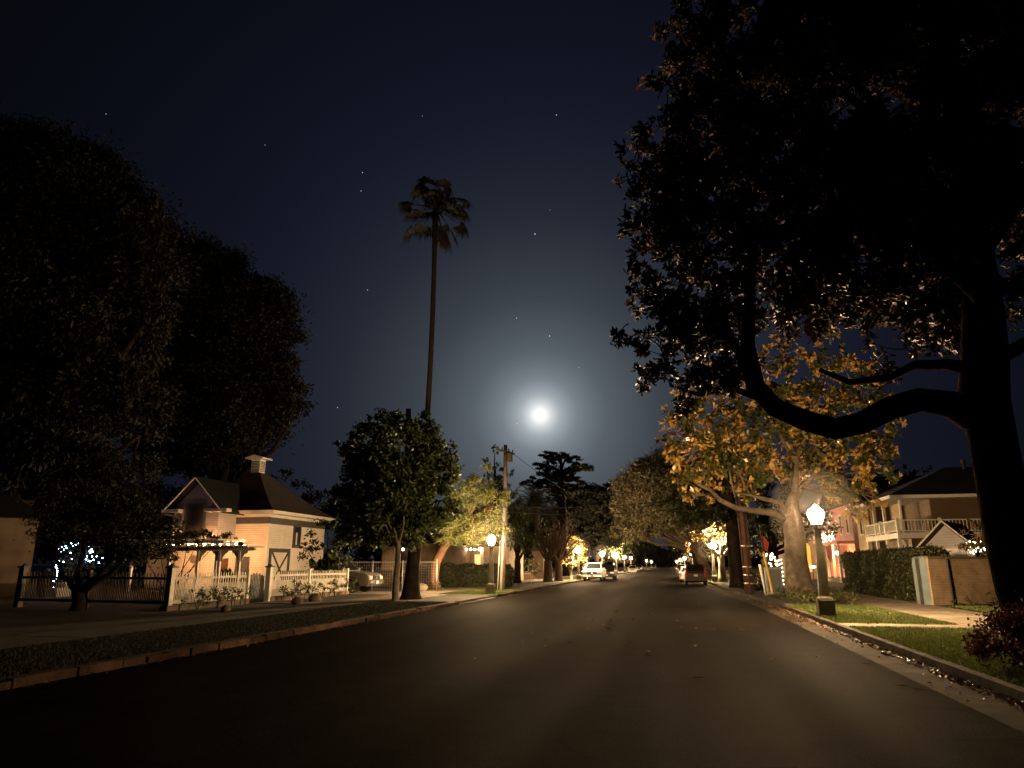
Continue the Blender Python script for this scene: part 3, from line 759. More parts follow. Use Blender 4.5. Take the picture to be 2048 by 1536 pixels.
tree('garden_tree', 'black distant tree to the right of the hipped roof', 'tree', tuple(at(600, 1150, 75).xy) + (.1,), cl, .35, 'bark_dark', 'leaf_black', 1.4, 16, .5, .25)
cl = [pxclump(655, 1070, 52, 44, 37.6, .5), pxclump(690, 1095, 42, 42, 37.4, .5), pxclump(640, 1112, 44, 28, 37.4, .5), pxclump(612, 1095, 18, 15, 37.5, .5), pxclump(700, 1045, 40, 36, 37.8, .5), pxclump(690, 1125, 30, 22, 37.2, .4), pxclump(650, 1130, 40, 18, 37.3, .4)]
tree('garden_tree', 'bushy round tree before the barn door wall and behind the truck', 'tree', (-18.9, 37.7, .1), cl, .12, 'bark_dark', 'leaf_green', 6.5, 80, .2, .13, fork=.3)

# the two street trees by the driveway
m = MB(); b1 = Vector((-12.15, 33.0, .05))
m.tube([b1 + Vector((0, 0, -.05)), b1 + Vector((0, 0, .25)), b1 + Vector((.02, 0, .7)), b1 + Vector((.05, 0, 1.5)), b1 + Vector((.12, .1, 2.6)), b1 + Vector((-.1, .1, 3.6)), b1 + Vector((-.2, .1, 5.2))],
       [.62, .46, .38, .34, .31, .27, .2], 14, wob=.05)
cl = [pxclump(745, 900, 62, 58, 33.5), pxclump(820, 880, 62, 48, 33.5), pxclump(720, 965, 54, 58, 33), pxclump(800, 970, 84, 75, 32.6), pxclump(875, 930, 46, 46, 33.5),
      pxclump(880, 1000, 44, 55, 33), pxclump(730, 1045, 58, 50, 32.5), pxclump(820, 1050, 62, 44, 32), pxclump(770, 850, 45, 34, 33.5), pxclump(690, 900, 26, 24, 33.5), pxclump(852, 850, 30, 26, 33.5), pxclump(905, 905, 22, 26, 33.5), pxclump(690, 985, 30, 30, 33)]
for c in cl[:9]:
    m.tube(curve(b1 + Vector((.0, .1, 2.6)), Vector(c[:3]), (0, 0, -.3), 7, .1), [.16 * (1 - .8 * i / 6) for i in range(7)], 7, wob=.06)
tree('street_tree', 'large dark street tree with thick flared trunk beside the lit driveway', 'tree', b1, cl, .4, 'bark_dark', 'leaf_green', 11, 90, .25, .15, trunk_mb=m, twigs=5)
m = MB(); b2 = Vector((-11.85, 30.2, .05))
m.tube([b2, b2 + Vector((.02, 0, .15)), b2 + Vector((.0, 0, .8)), b2 + Vector((.06, 0, 1.6)), b2 + Vector((.05, 0, 2.5)), b2 + Vector((-.2, 0, 3.2))], [.24, .16, .135, .125, .11, .07], 10, wob=.07)
cl = [pxclump(775, 1030, 45, 34, 30.2), pxclump(745, 1000, 35, 35, 30.2), pxclump(815, 1000, 34, 36, 30.2), pxclump(780, 1075, 30, 20, 30.2)]
for c in cl: m.tube(curve(b2 + Vector((.05, 0, 2.4)), Vector(c[:3]), (0, 0, -.1), 5, .05), [.06, .05, .04, .03, .02], 6)
tree('street_tree', 'slim young street tree just left of the thick flared trunk', 'tree', b2, cl, .13, 'bark_grey', 'leaf_green', 14, 90, .22, .13, trunk_mb=m, twigs=4)

# bottlebrush-like lit tree, with leaning red trunk
m = MB(); b3 = Vector((-14.6, 43.8, .05))
m.tube([b3, b3 + Vector((-.1, 0, .8)), b3 + Vector((.1, 0, 1.8)), b3 + Vector((.7, .2, 3.0)), b3 + Vector((1.7, .4, 4.2)), b3 + Vector((2.4, .5, 5.2))], [.5, .36, .3, .24, .17, .1], 10, wob=.08)
cl = [pxclump(945, 1000, 46, 50, 44.5), pxclump(985, 1010, 34, 44, 44.5), pxclump(915, 1055, 48, 34, 44), pxclump(955, 1062, 52, 26, 44), pxclump(890, 1075, 34, 18, 43.5), pxclump(970, 960, 24, 30, 45)]
for c in cl: m.tube(curve(b3 + Vector((.7, .2, 3.0)), Vector(c[:3]), (0, 0, .1), 5, .06), [.1, .08, .06, .045, .03], 6)
tree('feathery_tree', 'pale green feathery tree lit by the lamp beside the conduit pole', 'tree', b3, cl, .3, 'bark_red', 'leaf_pale', 11, 150, .30, .035, trunk_mb=m, twigs=5, droop=.2)
m = MB(); b4 = at(827, 1160, 51.5); b4.z = .05; top = at(871, 425, 51.8)
pp = [b4, b4.lerp(top, .02) + Vector((0, 0, 0))] + [b4.lerp(top, k) + Vector((.35 * math.sin(PI * k), 0, 0)) for k in (.1, .25, .4, .55, .7, .85, .96)] + [top]
m.tube(pp, [.5, .36, .27, .235, .225, .215, .205, .2, .24, .30], 12, wob=.03)
def palm(name, label, base, top, trunk, n, L, W, m, dead=0, bark='bark_palm', fan=True):
    root = thing(name, label, 'palm tree', base)
    trunk.build('trunk', bark, root, smooth=True)
    V = []; mb = MB(); mbd = MB()
    if fan:
        for i in range(n + dead):
            a = i * 2.39996 + random.uniform(-.3, .3); short = i >= n - 9 and i < n
            el = random.uniform(1.1, 1.5) if short else (1.25 - 1.75 * (i + .5) / (n - 9) + random.uniform(-.25, .25) if i < n else random.uniform(-1.2, -.7))
            l = L * (random.uniform(.22, .4) if short else random.uniform(.45, .78)); t = mbd if i >= n else mb
            if i >= n: a = random.uniform(-.7, .5)
            dh = Vector((math.cos(a), math.sin(a), 0)); side = Vector((-math.sin(a), math.cos(a), 0))
            pts = [top + dh * (l * k / 4 * math.cos(el)) + Vector((0, 0, l * k / 4 * math.sin(el) - .22 * l * (k / 4) ** 2)) for k in range(5)]
            t.tube(pts, [.045, .04, .03, .025, .02], 4)
            f = (pts[4] - pts[3]).normalized(); nrm = side.cross(f)
            for q in range(23):
                b = (q - 11) / 11 * 1.9; dr = f * math.cos(b) + side * math.sin(b); pw = (side * math.cos(b) - f * math.sin(b)) * W
                ll = random.uniform(.85, 1.15) * L * .30; mid_ = pts[4] + dr * ll * .6 + Vector((0, 0, -.05)); tip = mid_ + dr * ll * .3 + Vector((0, 0, -ll * random.uniform(.25, .6)))
                t.add([pts[4], mid_ + pw, tip, mid_ - pw], [(0, 1, 2, 3)])
        mb.build('crown', m, root)
        if dead: mbd.build('dead_fronds', 'leaf_brown', root)
        return root
    for i in range(n + dead):
        a = i * 2.39996; el = (1.5 - 1.75 * (i + .5) / n + random.uniform(-.2, .2)) if i < n else random.uniform(-1.4, -.6)
        l = L * random.uniform(.6, 1.12); dh = Vector((math.cos(a), math.sin(a), 0)); t = mbd if i >= n else mb
        side = Vector((-math.sin(a), math.cos(a), 0)); pts = []
        for k in range(7):
            s = k / 6; e = el - .95 * s * s
            pts.append(top + dh * (l * s * math.cos(e * .9)) + Vector((0, 0, l * s * math.sin(e))))
        t.tube(pts, [.045, .04, .035, .03, .025, .02, .01], 4)
        if fan:
            c = pts[2]; f0 = random.uniform(.5, .72)
            for q in range(17):
                b = (q - 8) / 8 * 1.75; f = (pts[4] - pts[3]).normalized()
                dr = (f * math.cos(b) + side * math.sin(b)); ll = l * f0 * (1 - .25 * abs(q - 8) / 8)
                w = f.cross(dr); pw = (side * math.cos(b) - f * math.sin(b)) * W
                mid_ = c + dr * ll * .6; tip = c + dr * ll + Vector((0, 0, -ll * random.uniform(.15, .5)))
                t.add([c, mid_ + pw, tip, mid_ - pw], [(0, 1, 2, 3)])
        else:
            for k in range(22):
                s = .12 + .88 * k / 21; j = min(5, int(s * 6)); p = pts[j].lerp(pts[j + 1], s * 6 - j); f = (pts[j + 1] - pts[j]).normalized()
                for sg in (-1, 1):
                    dr = (f * .7 + side * sg + Vector((0, 0, -.15))).normalized(); ll = l * .2 * math.sin(PI * min(.95, s * .8 + .15))
                    t.add([p, p + dr * ll * .5 + f * W, p + dr * ll, p + dr * ll * .5 - f * W], [(0, 1, 2, 3)])
    mb.build('crown', m, root)
    if dead: mbd.build('dead_fronds', 'leaf_brown', root)
    return root
palm('fan_palm', 'very tall slender fan palm with a small crown against the sky', b4, top + Vector((0, 0, .3)), m, 36, 3.7, .075, 'leaf_gloom', 4)
m = MB(); b5 = Vector(tuple(at(817, 1150, 60).xy) + (.05,)); t5 = at(817, 818, 60); m.tube([b5, b5.lerp(t5, .5), t5], [.4, .27, .25], 9, wob=.06)
o = thing('palm_stump', 'dead palm trunk without crown peeping above the street tree', 'tree trunk', b5); m.build('trunk', 'bark_palm', o, smooth=True)

# utility poles
up = thing('utility_pole', 'weathered utility pole with pale conduit beside the left street lamp', 'utility pole', (-10.45, 44.5, .11))
ptop = at(1011, 890, 44.6)
MB().tube([(-10.4, 44.6, 0), (-10.2, 44.6, 4.5), tuple(ptop)], [.165, .145, .12], 12).build('pole', 'pole_grey', up, smooth=True)
m = MB(); m.tube([(-10.42, 44.38, .1), (-10.28, 44.40, 3.6), (-10.2, 44.42, 5.2)], .09, 8); m.tube([(-10.66, 44.5, .1), (-10.5, 44.5, 3.2)], .04, 6); m.build('conduit', 'galvanised', up, smooth=True)
ca = MB().bar((ptop.x - .35, ptop.y - 1.1, ptop.z - .45), (ptop.x + .35, ptop.y + 1.1, ptop.z - .45), .1, .12).build('crossarm', 'bark_palm', up)
for k in (-.9, -.4, .4, .9):
    MB().tube([(ptop.x + .35 * k / 1.1, ptop.y + k, ptop.z - .4), (ptop.x + .35 * k / 1.1, ptop.y + k, ptop.z - .2)], .045, 6).build('insulator', 'iron_black', ca)
MB().tube([(ptop.x + .3, ptop.y - .1, ptop.z - 1.15), (ptop.x + .3, ptop.y - .1, ptop.z - .6)], .2, 10).build('transformer', 'bark_palm', up)
PR = Vector((4.25, 42.6, .11))
up2 = thing('utility_pole', 'reddish wooden utility pole with strapped conduits at the right kerb', 'utility pole', PR)
rt = at(1466, 850, 43.4)
MB().tube([PR - Vector((0, 0, .1)), PR.lerp(rt, .5), rt], [.2, .18, .14], 12).build('pole', 'pole_wood', up2, smooth=True)
m = MB(); e = PR.lerp(rt, .7)
for (dx, dy, r) in ((-.22, -.1, .045), (.02, -.24, .06), (.2, -.14, .05)): m.tube([PR + Vector((dx, dy, 0)), e + Vector((dx, dy, 0))], r, 7)
m.build('conduit', 'pole_wood', up2, smooth=True)
m = MB()
for z in (.55, 1.0, 1.45, 2.6):
    c = PR.lerp(rt, z / rt.z); m.tube([c + Vector((0, 0, 0)), c + Vector((.005, 0, .06))], .275, 14)
m.build('strap', 'galvanised', up2)
def wire(label, a, b, sag, r=.018):
    q = [(a[0] + (b[0] - a[0]) * t, a[1] + (b[1] - a[1]) * t, a[2] + (b[2] - a[2]) * t - sag * 4 * t * (1 - t)) for t in [i / 18 for i in range(19)]]
    o = MB().tube(q, r, 5).build('overhead_wire', 'wire_black'); tag(o, label, 'wire', 'overhead wires strung across the street'); return o
FP = (-9.9, 128, 8.6)
wire('upper cable rising across the sky to the right of the dark cedar', (rt.x, rt.y, 9.3), FP, .9, .035)
wire('thin wire leaving the top of the left utility pole toward the moon', (ptop.x, ptop.y, ptop.z - .2), (-10, 128, 11), .8)
wire('higher of the two cables crossing the street below the cedar', (-10.2, 44.5, 5.3), (rt.x - .3, 43.2, 5.8), .35, .02)
wire('lower cable crossing the street in front of the palm', (-10.2, 44.5, 5.0), (rt.x - .25, 43.1, 5.3), .45, .02)
wire('pale service wire in front of the black right roof', (rt.x, rt.y, 7.0), (19.5, 41.0, 5.3), .5, .016)

# ================================================================== left middle distance
hs = thing('bungalow', 'porch bungalow glowing with warm light behind the dark hedge', 'house', (-18, 64, .11))
h0 = at(862, 1150, 62); h1 = at(975, 1150, 62)
MB().box(h0.x, h1.x + 1.2, 63.2, 72, .05, 3.3).build('wall', 'stucco', hs)
m = MB(); m.prism([(h0.x - .6, 3.3), (h1.x + 1.6, 3.3), ((h0.x + h1.x) / 2 + .5, 5.2)], 'y', 60.6, 72.5); m.build('roof', 'shingle_black', hs)
for k in range(4):
    x = h0.x + .3 + k * 1.55; MB().box(x - .13, x + .13, 61.0, 61.26, .11, 3.2).build('porch_post', 'white_paint', hs)
for k in range(3):
    x = h0.x + .7 + k * 1.5; w = MB().box(x, x + .85, 63.1, 63.18, 1.1, 2.6).build('window', 'white_paint', hs); MB().box(x + .08, x + .77, 63.05, 63.095, 1.2, 2.5).build('pane', 'lit_window', w)
MB().box(h0.x - .2, h1.x + 1, 60.8, 63.15, .1, .5).build('porch_floor', 'concrete', hs)
ps = thing('string_light', 'row of white bulbs along the bungalow porch eave', 'string lights', (h0.x + 2.5, 60.9, 3.0))
MB().tube([(h0.x + 1.6, 60.85, 3.14), (h0.x + 5.0, 60.85, 3.05)], .012, 5).build('cable', 'iron_black', ps)
for k in range(9): MB().ball((h0.x + 1.7 + k * .38, 60.85, 3.05 - .01 * k), .075, 7, 5).build('bulb', 'porch_bulb', ps)
def hedge(name, label, boxes, leaf, dens, L, W, core='leaf_black'):
    x0 = sum(b[0] for b in boxes) / len(boxes); y0 = sum(b[2] for b in boxes) / len(boxes)
    root = thing(name, label, 'hedge', (x0, y0, .11))
    Cs, Ns, As = [], [], []; mb = MB()
    for (a, b, c, d, z0, z1) in boxes:
        mb.box(a + .15, b - .15, c + .15, d - .15, z0, z1 - .15)
        area = 2 * (d - c) * (z1 - z0) + 2 * (b - a) * (z1 - z0) + (b - a) * (d - c); n = int(area * dens)
        p = np.stack([RNG.uniform(a, b, n), RNG.uniform(c, d, n), RNG.uniform(z0, z1, n)], 1); nn = np.zeros((n, 3))
        w = np.array([(d - c) * (z1 - z0), (d - c) * (z1 - z0), (b - a) * (z1 - z0), (b - a) * (z1 - z0), (b - a) * (d - c)]); pick = RNG.choice(5, n, p=w / w.sum())
        for f, (ax, v) in enumerate(((0, a), (0, b), (1, c), (1, d), (2, z1))):
            s = pick == f; p[s, ax] = v; nn[s, ax] = -1 if f in (0, 2) else 1
        bump_ = .09 * np.sin(p[:, 1] * 2.3 + p[:, 2] * 3.1) + .07 * np.sin(p[:, 0] * 3.7 - p[:, 2] * 2.2 + 1)
        p += nn * (bump_[:, None] + RNG.normal(0, .06, (n, 1)))
        Cs.append(p); Ns.append(nn + RNG.normal(0, .5, (n, 3))); As.append(rand_dirs(n) + np.array([0, 0, .3]))
    mb.build('core', core, root)
    C = np.concatenate(Cs); k = len(C)
    leaf_mesh('foliage', C, np.concatenate(As), np.concatenate(Ns), L * RNG.uniform(.6, 1.3, k), W * RNG.uniform(.6, 1.3, k), leaf, root)
    return root
a0 = at(862, 1160, 50); a1 = at(1000, 1160, 50)
hedge('clipped_hedge', 'long dark clipped hedge in front of the glowing bungalow', [(a0.x - .3, a1.x + .6, 50, 51.2, .1, 1.55)], 'leaf_dark', 300, .16, .1)
# chain link fence and lit stucco gate pier house behind the street trees
cf = thing('chain_fence', 'thin chain link fence with steel posts behind the thick trunk', 'fence', (-17, 42.5, .11))
xs = [at(px, 1150, 43).x for px in (745, 805, 873)]
for i, x in enumerate(xs): MB().tube([(x, 43, .1), (x, 43, 2.05 if i == 2 else 1.95)], .055 if i == 2 else .03, 8).build('post', 'galvanised', cf, smooth=True)
MB().tube([(xs[0] - 2.5, 43, 1.85), (xs[-1], 43, 1.85)], .02, 6).build('rail', 'galvanised', cf)
m = MB(); x = xs[0] - 2.5
while x < xs[-1]:
    m.bar((x, 43, .15), (x + .0, 43, 1.85), .006); x += .16
z = .2
while z < 1.85: m.bar((xs[0] - 2.5, 43, z), (xs[-1], 43, z), .006); z += .16
m.build('wire_mesh', 'galvanised', cf)
pb = thing('stucco_cottage', 'stucco cottage with lit entrance half hidden behind street tree trunks', 'house', (-20, 54, .11))
q0 = at(756, 1150, 53); q1 = at(838, 1150, 53)
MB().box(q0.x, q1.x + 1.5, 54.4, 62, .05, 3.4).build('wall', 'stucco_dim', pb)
MB().box(q0.x + .25, q0.x + 1.25, 53.0, 54, .05, 3.3).build('pier', 'stucco', pb); MB().box(q0.x + .1, q0.x + 1.4, 52.85, 54.1, .05, 1.3).build('pier_base', 'field_stone', pb)
m = MB(); m.prism([(q0.x - .8, 3.3), (q1.x + 2, 3.3), ((q0.x + q1.x) / 2, 5.1)], 'y', 52.6, 62.5); m.build('roof', 'shingle_black', pb)
MB().box(q0.x + 1.7, q0.x + 2.6, 54.33, 54.395, .1, 2.3).build('door', 'bark_red', pb)
MB().ball((q0.x + 1.75, 53.6, 2.85), .11).build('porch_light', 'white_bulb', pb)
foliage_only('porch_bush', 'reddish leafy bush lit beside the cottage entrance', 'bush', [pxclump(826, 1130, 14, 22, 52), pxclump(812, 1155, 14, 18, 51.5)], 'leaf_gold', 22, 200, .14, .09, (at(822, 1150, 52).x, 52, .11))
foliage_only('garden_plant', 'small flowering clump beside the pale upright rock', 'plant', [(-14.3, 42.9, .5, .45, .3, .35), (-13.9, 43.1, .4, .3, .3, .25)], 'leaf_green', 30, 300, .14, .03, (-14.2, 43, .11))
# low picket fence and white shed further up the left side
lf_ = thing('low_fence', 'distant low pale picket fence beyond the utility pole', 'fence', tuple(at(1035, 1150, 78).xy) + (.11,))
e0 = at(1010, 1150, 76); e1 = at(1068, 1150, 80); m = MB(); n = 34
for i in range(n):
    t = i / (n - 1); x = e0.x + (e1.x - e0.x) * t; y = e0.y + (e1.y - e0.y) * t; m.box(x - .04, x + .04, y, y + .02, .11, .95 + (.1 * (1 - t)))
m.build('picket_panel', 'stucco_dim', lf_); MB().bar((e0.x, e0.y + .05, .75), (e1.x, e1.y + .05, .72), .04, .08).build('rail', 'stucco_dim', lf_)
sh = thing('white_shed', 'small pale gabled outbuilding behind bushes beyond the utility pole', 'shed', tuple(at(1070, 1150, 88).xy) + (.11,))
s0 = at(1064, 1100, 88); s1 = at(1086, 1100, 88)
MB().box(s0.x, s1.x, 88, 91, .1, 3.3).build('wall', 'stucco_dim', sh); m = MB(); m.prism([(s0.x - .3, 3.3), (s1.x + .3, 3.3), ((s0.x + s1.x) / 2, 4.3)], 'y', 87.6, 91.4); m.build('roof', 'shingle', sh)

# cypress-like shaggy tree behind the pole, dark conifer, cedar, date palm
cl = [pxclump(1035, 1030, 26, 34, 62), pxclump(1042, 1075, 24, 34, 61), pxclump(1025, 1060, 26, 48, 62), pxclump(1062, 1080, 13, 16, 61), pxclump(1030, 1000, 16, 20, 62)]
tree('shaggy_cypress', 'shaggy green drooping tree just right of the conduit pole', 'tree', tuple(at(1035, 1150, 62).xy) + (.1,), cl, .3, 'bark_dark', 'leaf_green', 5.5, 70, .36, .08, droop=1.6, flat=1.3)
cl = [pxclump(990, 905, 7, 16, 66), pxclump(992, 935, 22, 14, 66), pxclump(985, 960, 26, 14, 66), pxclump(1000, 975, 30, 14, 66), pxclump(990, 1000, 36, 20, 66), pxclump(1015, 945, 14, 9, 66), pxclump(970, 920, 8, 8, 66), pxclump(950, 980, 20, 26, 66)]
tree('dark_conifer', 'dark conifer rising behind the top of the conduit pole', 'tree', tuple(at(992, 1150, 66).xy) + (.1,), cl, .4, 'bark_dark', 'leaf_black', 6, 50, .4, .12, fork=.9)
cl = []
for (px, py, rx, ry) in ((1105, 912, 26, 8), (1135, 918, 24, 8), (1090, 930, 22, 8), (1150, 936, 32, 7), (1172, 936, 14, 5), (1100, 945, 26, 7), (1125, 955, 30, 8), (1075, 960, 20, 8), (1062, 970, 18, 8), (1148, 968, 24, 8), (1095, 972, 24, 8), (1130, 985, 34, 10), (1108, 1000, 20, 8)):
    cl.append(pxclump(px, py, rx * 1.18, ry * 1.1, 100))
m = MB(); b6 = Vector(tuple(at(1128, 1150, 100).xy) + (.05,)); t6 = at(1122, 912, 100)
m.tube([b6, b6.lerp(t6, .3), b6.lerp(t6, .6), t6], [.85, .7, .5, .12], 9, wob=.05)
for c in cl:
    s_ = Vector(c[:3]); k = max(.2, min(.95, (s_.z - 1.2 - b6.z) / (t6.z - b6.z)))
    m.tube(curve(b6.lerp(t6, k), s_, (0, 0, .25), 5, .1), [.22, .18, .14, .09, .05], 6)
tree('cedar_tree', 'black flat topped cedar silhouetted under the moon', 'tree', b6, cl, .6, 'bark_dark', 'leaf_black', 9, 55, .45, .15, trunk_mb=m, flat=.35)
m = MB(); b7 = Vector(tuple(at(1072, 1150, 92).xy) + (.05,)); t7 = at(1072, 1010, 92); m.tube([b7, b7.lerp(t7, .5), t7], [.5, .42, .5], 10, wob=.1)
palm('date_palm', 'black feathery date palm standing left of the cedar', b7, t7, m, 52, 4.2, .085, 'leaf_black', 0, fan=False)
# the two bare vase-shaped trees and the small lit tree by the second lamp
def vase(label, px, Y, r0, cl_px):
    b = Vector(tuple(at(px, 1150, Y).xy) + (.05,)); m = MB(); f = b + Vector((.0, 0, 2.0))
    m.tube([b, b + Vector((0, 0, .3)), b + Vector((.03, 0, 1.2)), f], [r0 * 1.5, r0 * 1.1, r0, r0 * .95], 10, wob=.06)
    for i in range(15):
        a = random.uniform(0, 6.28); e = f + Vector((math.cos(a) * random.uniform(.6, 2.6), math.sin(a) * random.uniform(.4, 1.8), random.uniform(1.8, 3.6)))
        q = curve(f, e, (0, 0, -.25), 6, .08); m.tube(q, [r0 * .42 * (1 - .78 * j / 5) for j in range(6)], 6)
        for _ in range(3):
            s_ = q[random.randint(2, 5)]; m.tube(curve(s_, s_ + Vector((random.uniform(-.7, .7), random.uniform(-.5, .5), random.uniform(.3, 1.0))), (0, 0, .1), 4, .04), [.05, .04, .03, .015], 5)
    tree('vase_tree', label, 'tree', b, [pxclump(*c) for c in cl_px], r0, 'bark_brownish', 'leaf_brown', 5, 18, .22, .07, trunk_mb=m, group='vase shaped trees on the left verge')
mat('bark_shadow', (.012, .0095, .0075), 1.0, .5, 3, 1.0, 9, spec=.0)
mat('bark_brownish', (.065, .042, .028), .9, .3, 3, .6, 10)
vase('thick vase shaped bare tree, left of the pair by the verge', 1096, 68, .40, [(1085, 1075, 34, 26, 68), (1110, 1065, 26, 22, 68)])
vase('leaning bare tree, right of the pair by the small lit tree', 1117, 72, .36, [(1125, 1080, 30, 26, 72), (1148, 1070, 16, 16, 72)])
cl = [pxclump(1150, 1095, 20, 20, 79.5), pxclump(1162, 1118, 14, 18, 79.5), pxclump(1140, 1125, 16, 14, 79), pxclump(1148, 1080, 10, 10, 80)]
tree('lit_tree', 'small yellow lit tree glowing around the second left lamp', 'tree', tuple(at(1142, 1150, 79.5).xy) + (.1,), cl, .13, 'bark_pale', 'leaf_gold', 10, 90, .26, .14, twigs=4)
for lab, px, Y in (('thin stake of the left pair on the verge before the vase trees', 1062, 60), ('thin stake of the right pair on the verge before the vase trees', 1066, 60.5)):
    p = at(px, 1150, Y); o = MB().tube([(p.x, p.y, .1), (p.x - .08, p.y, 1.7)], .028, 6).build('tree_stake', 'bark_pale'); tag(o, lab, 'stake')

# far-left cottage edge, blue fairy light tree
fh = thing('stucco_house', 'beige stucco house corner with stone base at the left edge', 'house', (-27, 25, .11))
w0 = at(60, 1150, 25.5)
fu = Vector((-.69, -.72)); fv = Vector((-.75, .66)); fo = Vector((w0.x, 25.5))
def fpoly(d, L1, L2): q = [fo - fu * d - fv * d, fo + fu * L1 - fv * d, fo + fu * L1 + fv * L2, fo - fu * d + fv * L2]; return [(p.x, p.y) for p in q]
MB().prism(fpoly(0, 8, 7), 'z', .95, 3.6).build('wall', 'stucco', fh); MB().prism(fpoly(.1, 8, 7), 'z', .05, .95).build('base_course', 'field_stone', fh)
m = MB(); q_ = fpoly(.6, 8.6, 7.6); c_ = fo + fu * 4 + fv * 3.5; m.add([(x, y, 3.6) for x, y in q_] + [(c_.x, c_.y, 6.2)], [(3, 2, 1, 0), (0, 1, 4), (1, 2, 4), (2, 3, 4), (3, 0, 4)]); m.build('roof', 'shingle_black', fh)
cl = [pxclump(150, 1110, 45, 26, 33), pxclump(185, 1140, 30, 26, 33), pxclump(120, 1130, 26, 30, 33)]
ft = tree('garden_tree', 'low garden tree wrapped in blue white fairy lights behind the dark fence', 'tree', tuple(at(155, 1150, 33).xy) + (.1,), cl, .12, 'bark_dark', 'leaf_dark', 8, 60, .2, .1)
fl = thing('fairy_light', 'cluster of blue white fairy lights draped over a garden tree', 'string lights', at(155, 1110, 32.5))
pts = []
for (px, py) in [(108 + i * 3.2, 1118 - 26 * math.sin(i / 24 * 2.2 + .35) - (6 if i % 2 else 0)) for i in range(25)] + [(118 - i * .8 + random.uniform(-5, 5), 1118 + i * 5) for i in range(13)] + [(165 + i * 5.5, 1124 - (i % 3) * 6) for i in range(8)] + [(182, 1100), (180, 1108), (183, 1116), (178, 1124), (150, 1150), (148, 1146), (152, 1155), (112, 1090), (126, 1098), (140, 1104), (145, 1120), (128, 1122)]:
    pts.append(at(px + random.uniform(-2, 2), py + random.uniform(-3, 3), 32.6 + random.uniform(-.3, .3)))
MB().tube(pts[:25], .008, 4).tube(pts[25:38], .008, 4).tube(pts[38:46], .008, 4).build('cable', 'iron_black', fl)
for p in pts: MB().ball(p, .026, 6, 4).build('bulb', 'blue_bulb', fl)
o = thing('garden_step', 'white step lit blue below the fairy lights', 'step', tuple(at(105, 1168, 31).xy) + (.11,)); p = at(105, 1168, 31)
MB().box(p.x - .35, p.x + .35, 31, 31.5, .1, .55).box(p.x - .3, p.x + .3, 31.5, 31.9, .1, .8).build('tread', 'white_paint', o)

# ================================================================== VEHICLES
def paint(name, c, rough=.28):
    m = mat(name, c, rough, .04, 2, spec=.5); m.node_tree.nodes['Principled BSDF'].inputs['Coat Weight'].default_value = .6
    m.node_tree.nodes['Principled BSDF'].inputs['Coat Roughness'].default_value = .08
    return name
paint('paint_silver', (.19, .17, .145)); paint('paint_white', (.72, .70, .66)); paint('paint_black', (.012, .012, .014)); paint('paint_red', (.03, .003, .003), .5); MATS['paint_red'].node_tree.nodes['Principled BSDF'].inputs['Coat Weight'].default_value = .1; paint('paint_grey', (.22, .21, .20)); paint('paint_blue', (.03, .05, .10))
m_ = mat('window_glass', (.012, .014, .016), .06, .1, 3, spec=.7)
glow('tail_lens', (.35, .01, .01), .02); mat('head_lens', (.55, .55, .52), .12, .05, 4, spec=.8); mat('amber_lens', (.45, .16, .03), .2, .05, 4)
glow('dash_glow', (.9, .85, .7), 0.0)

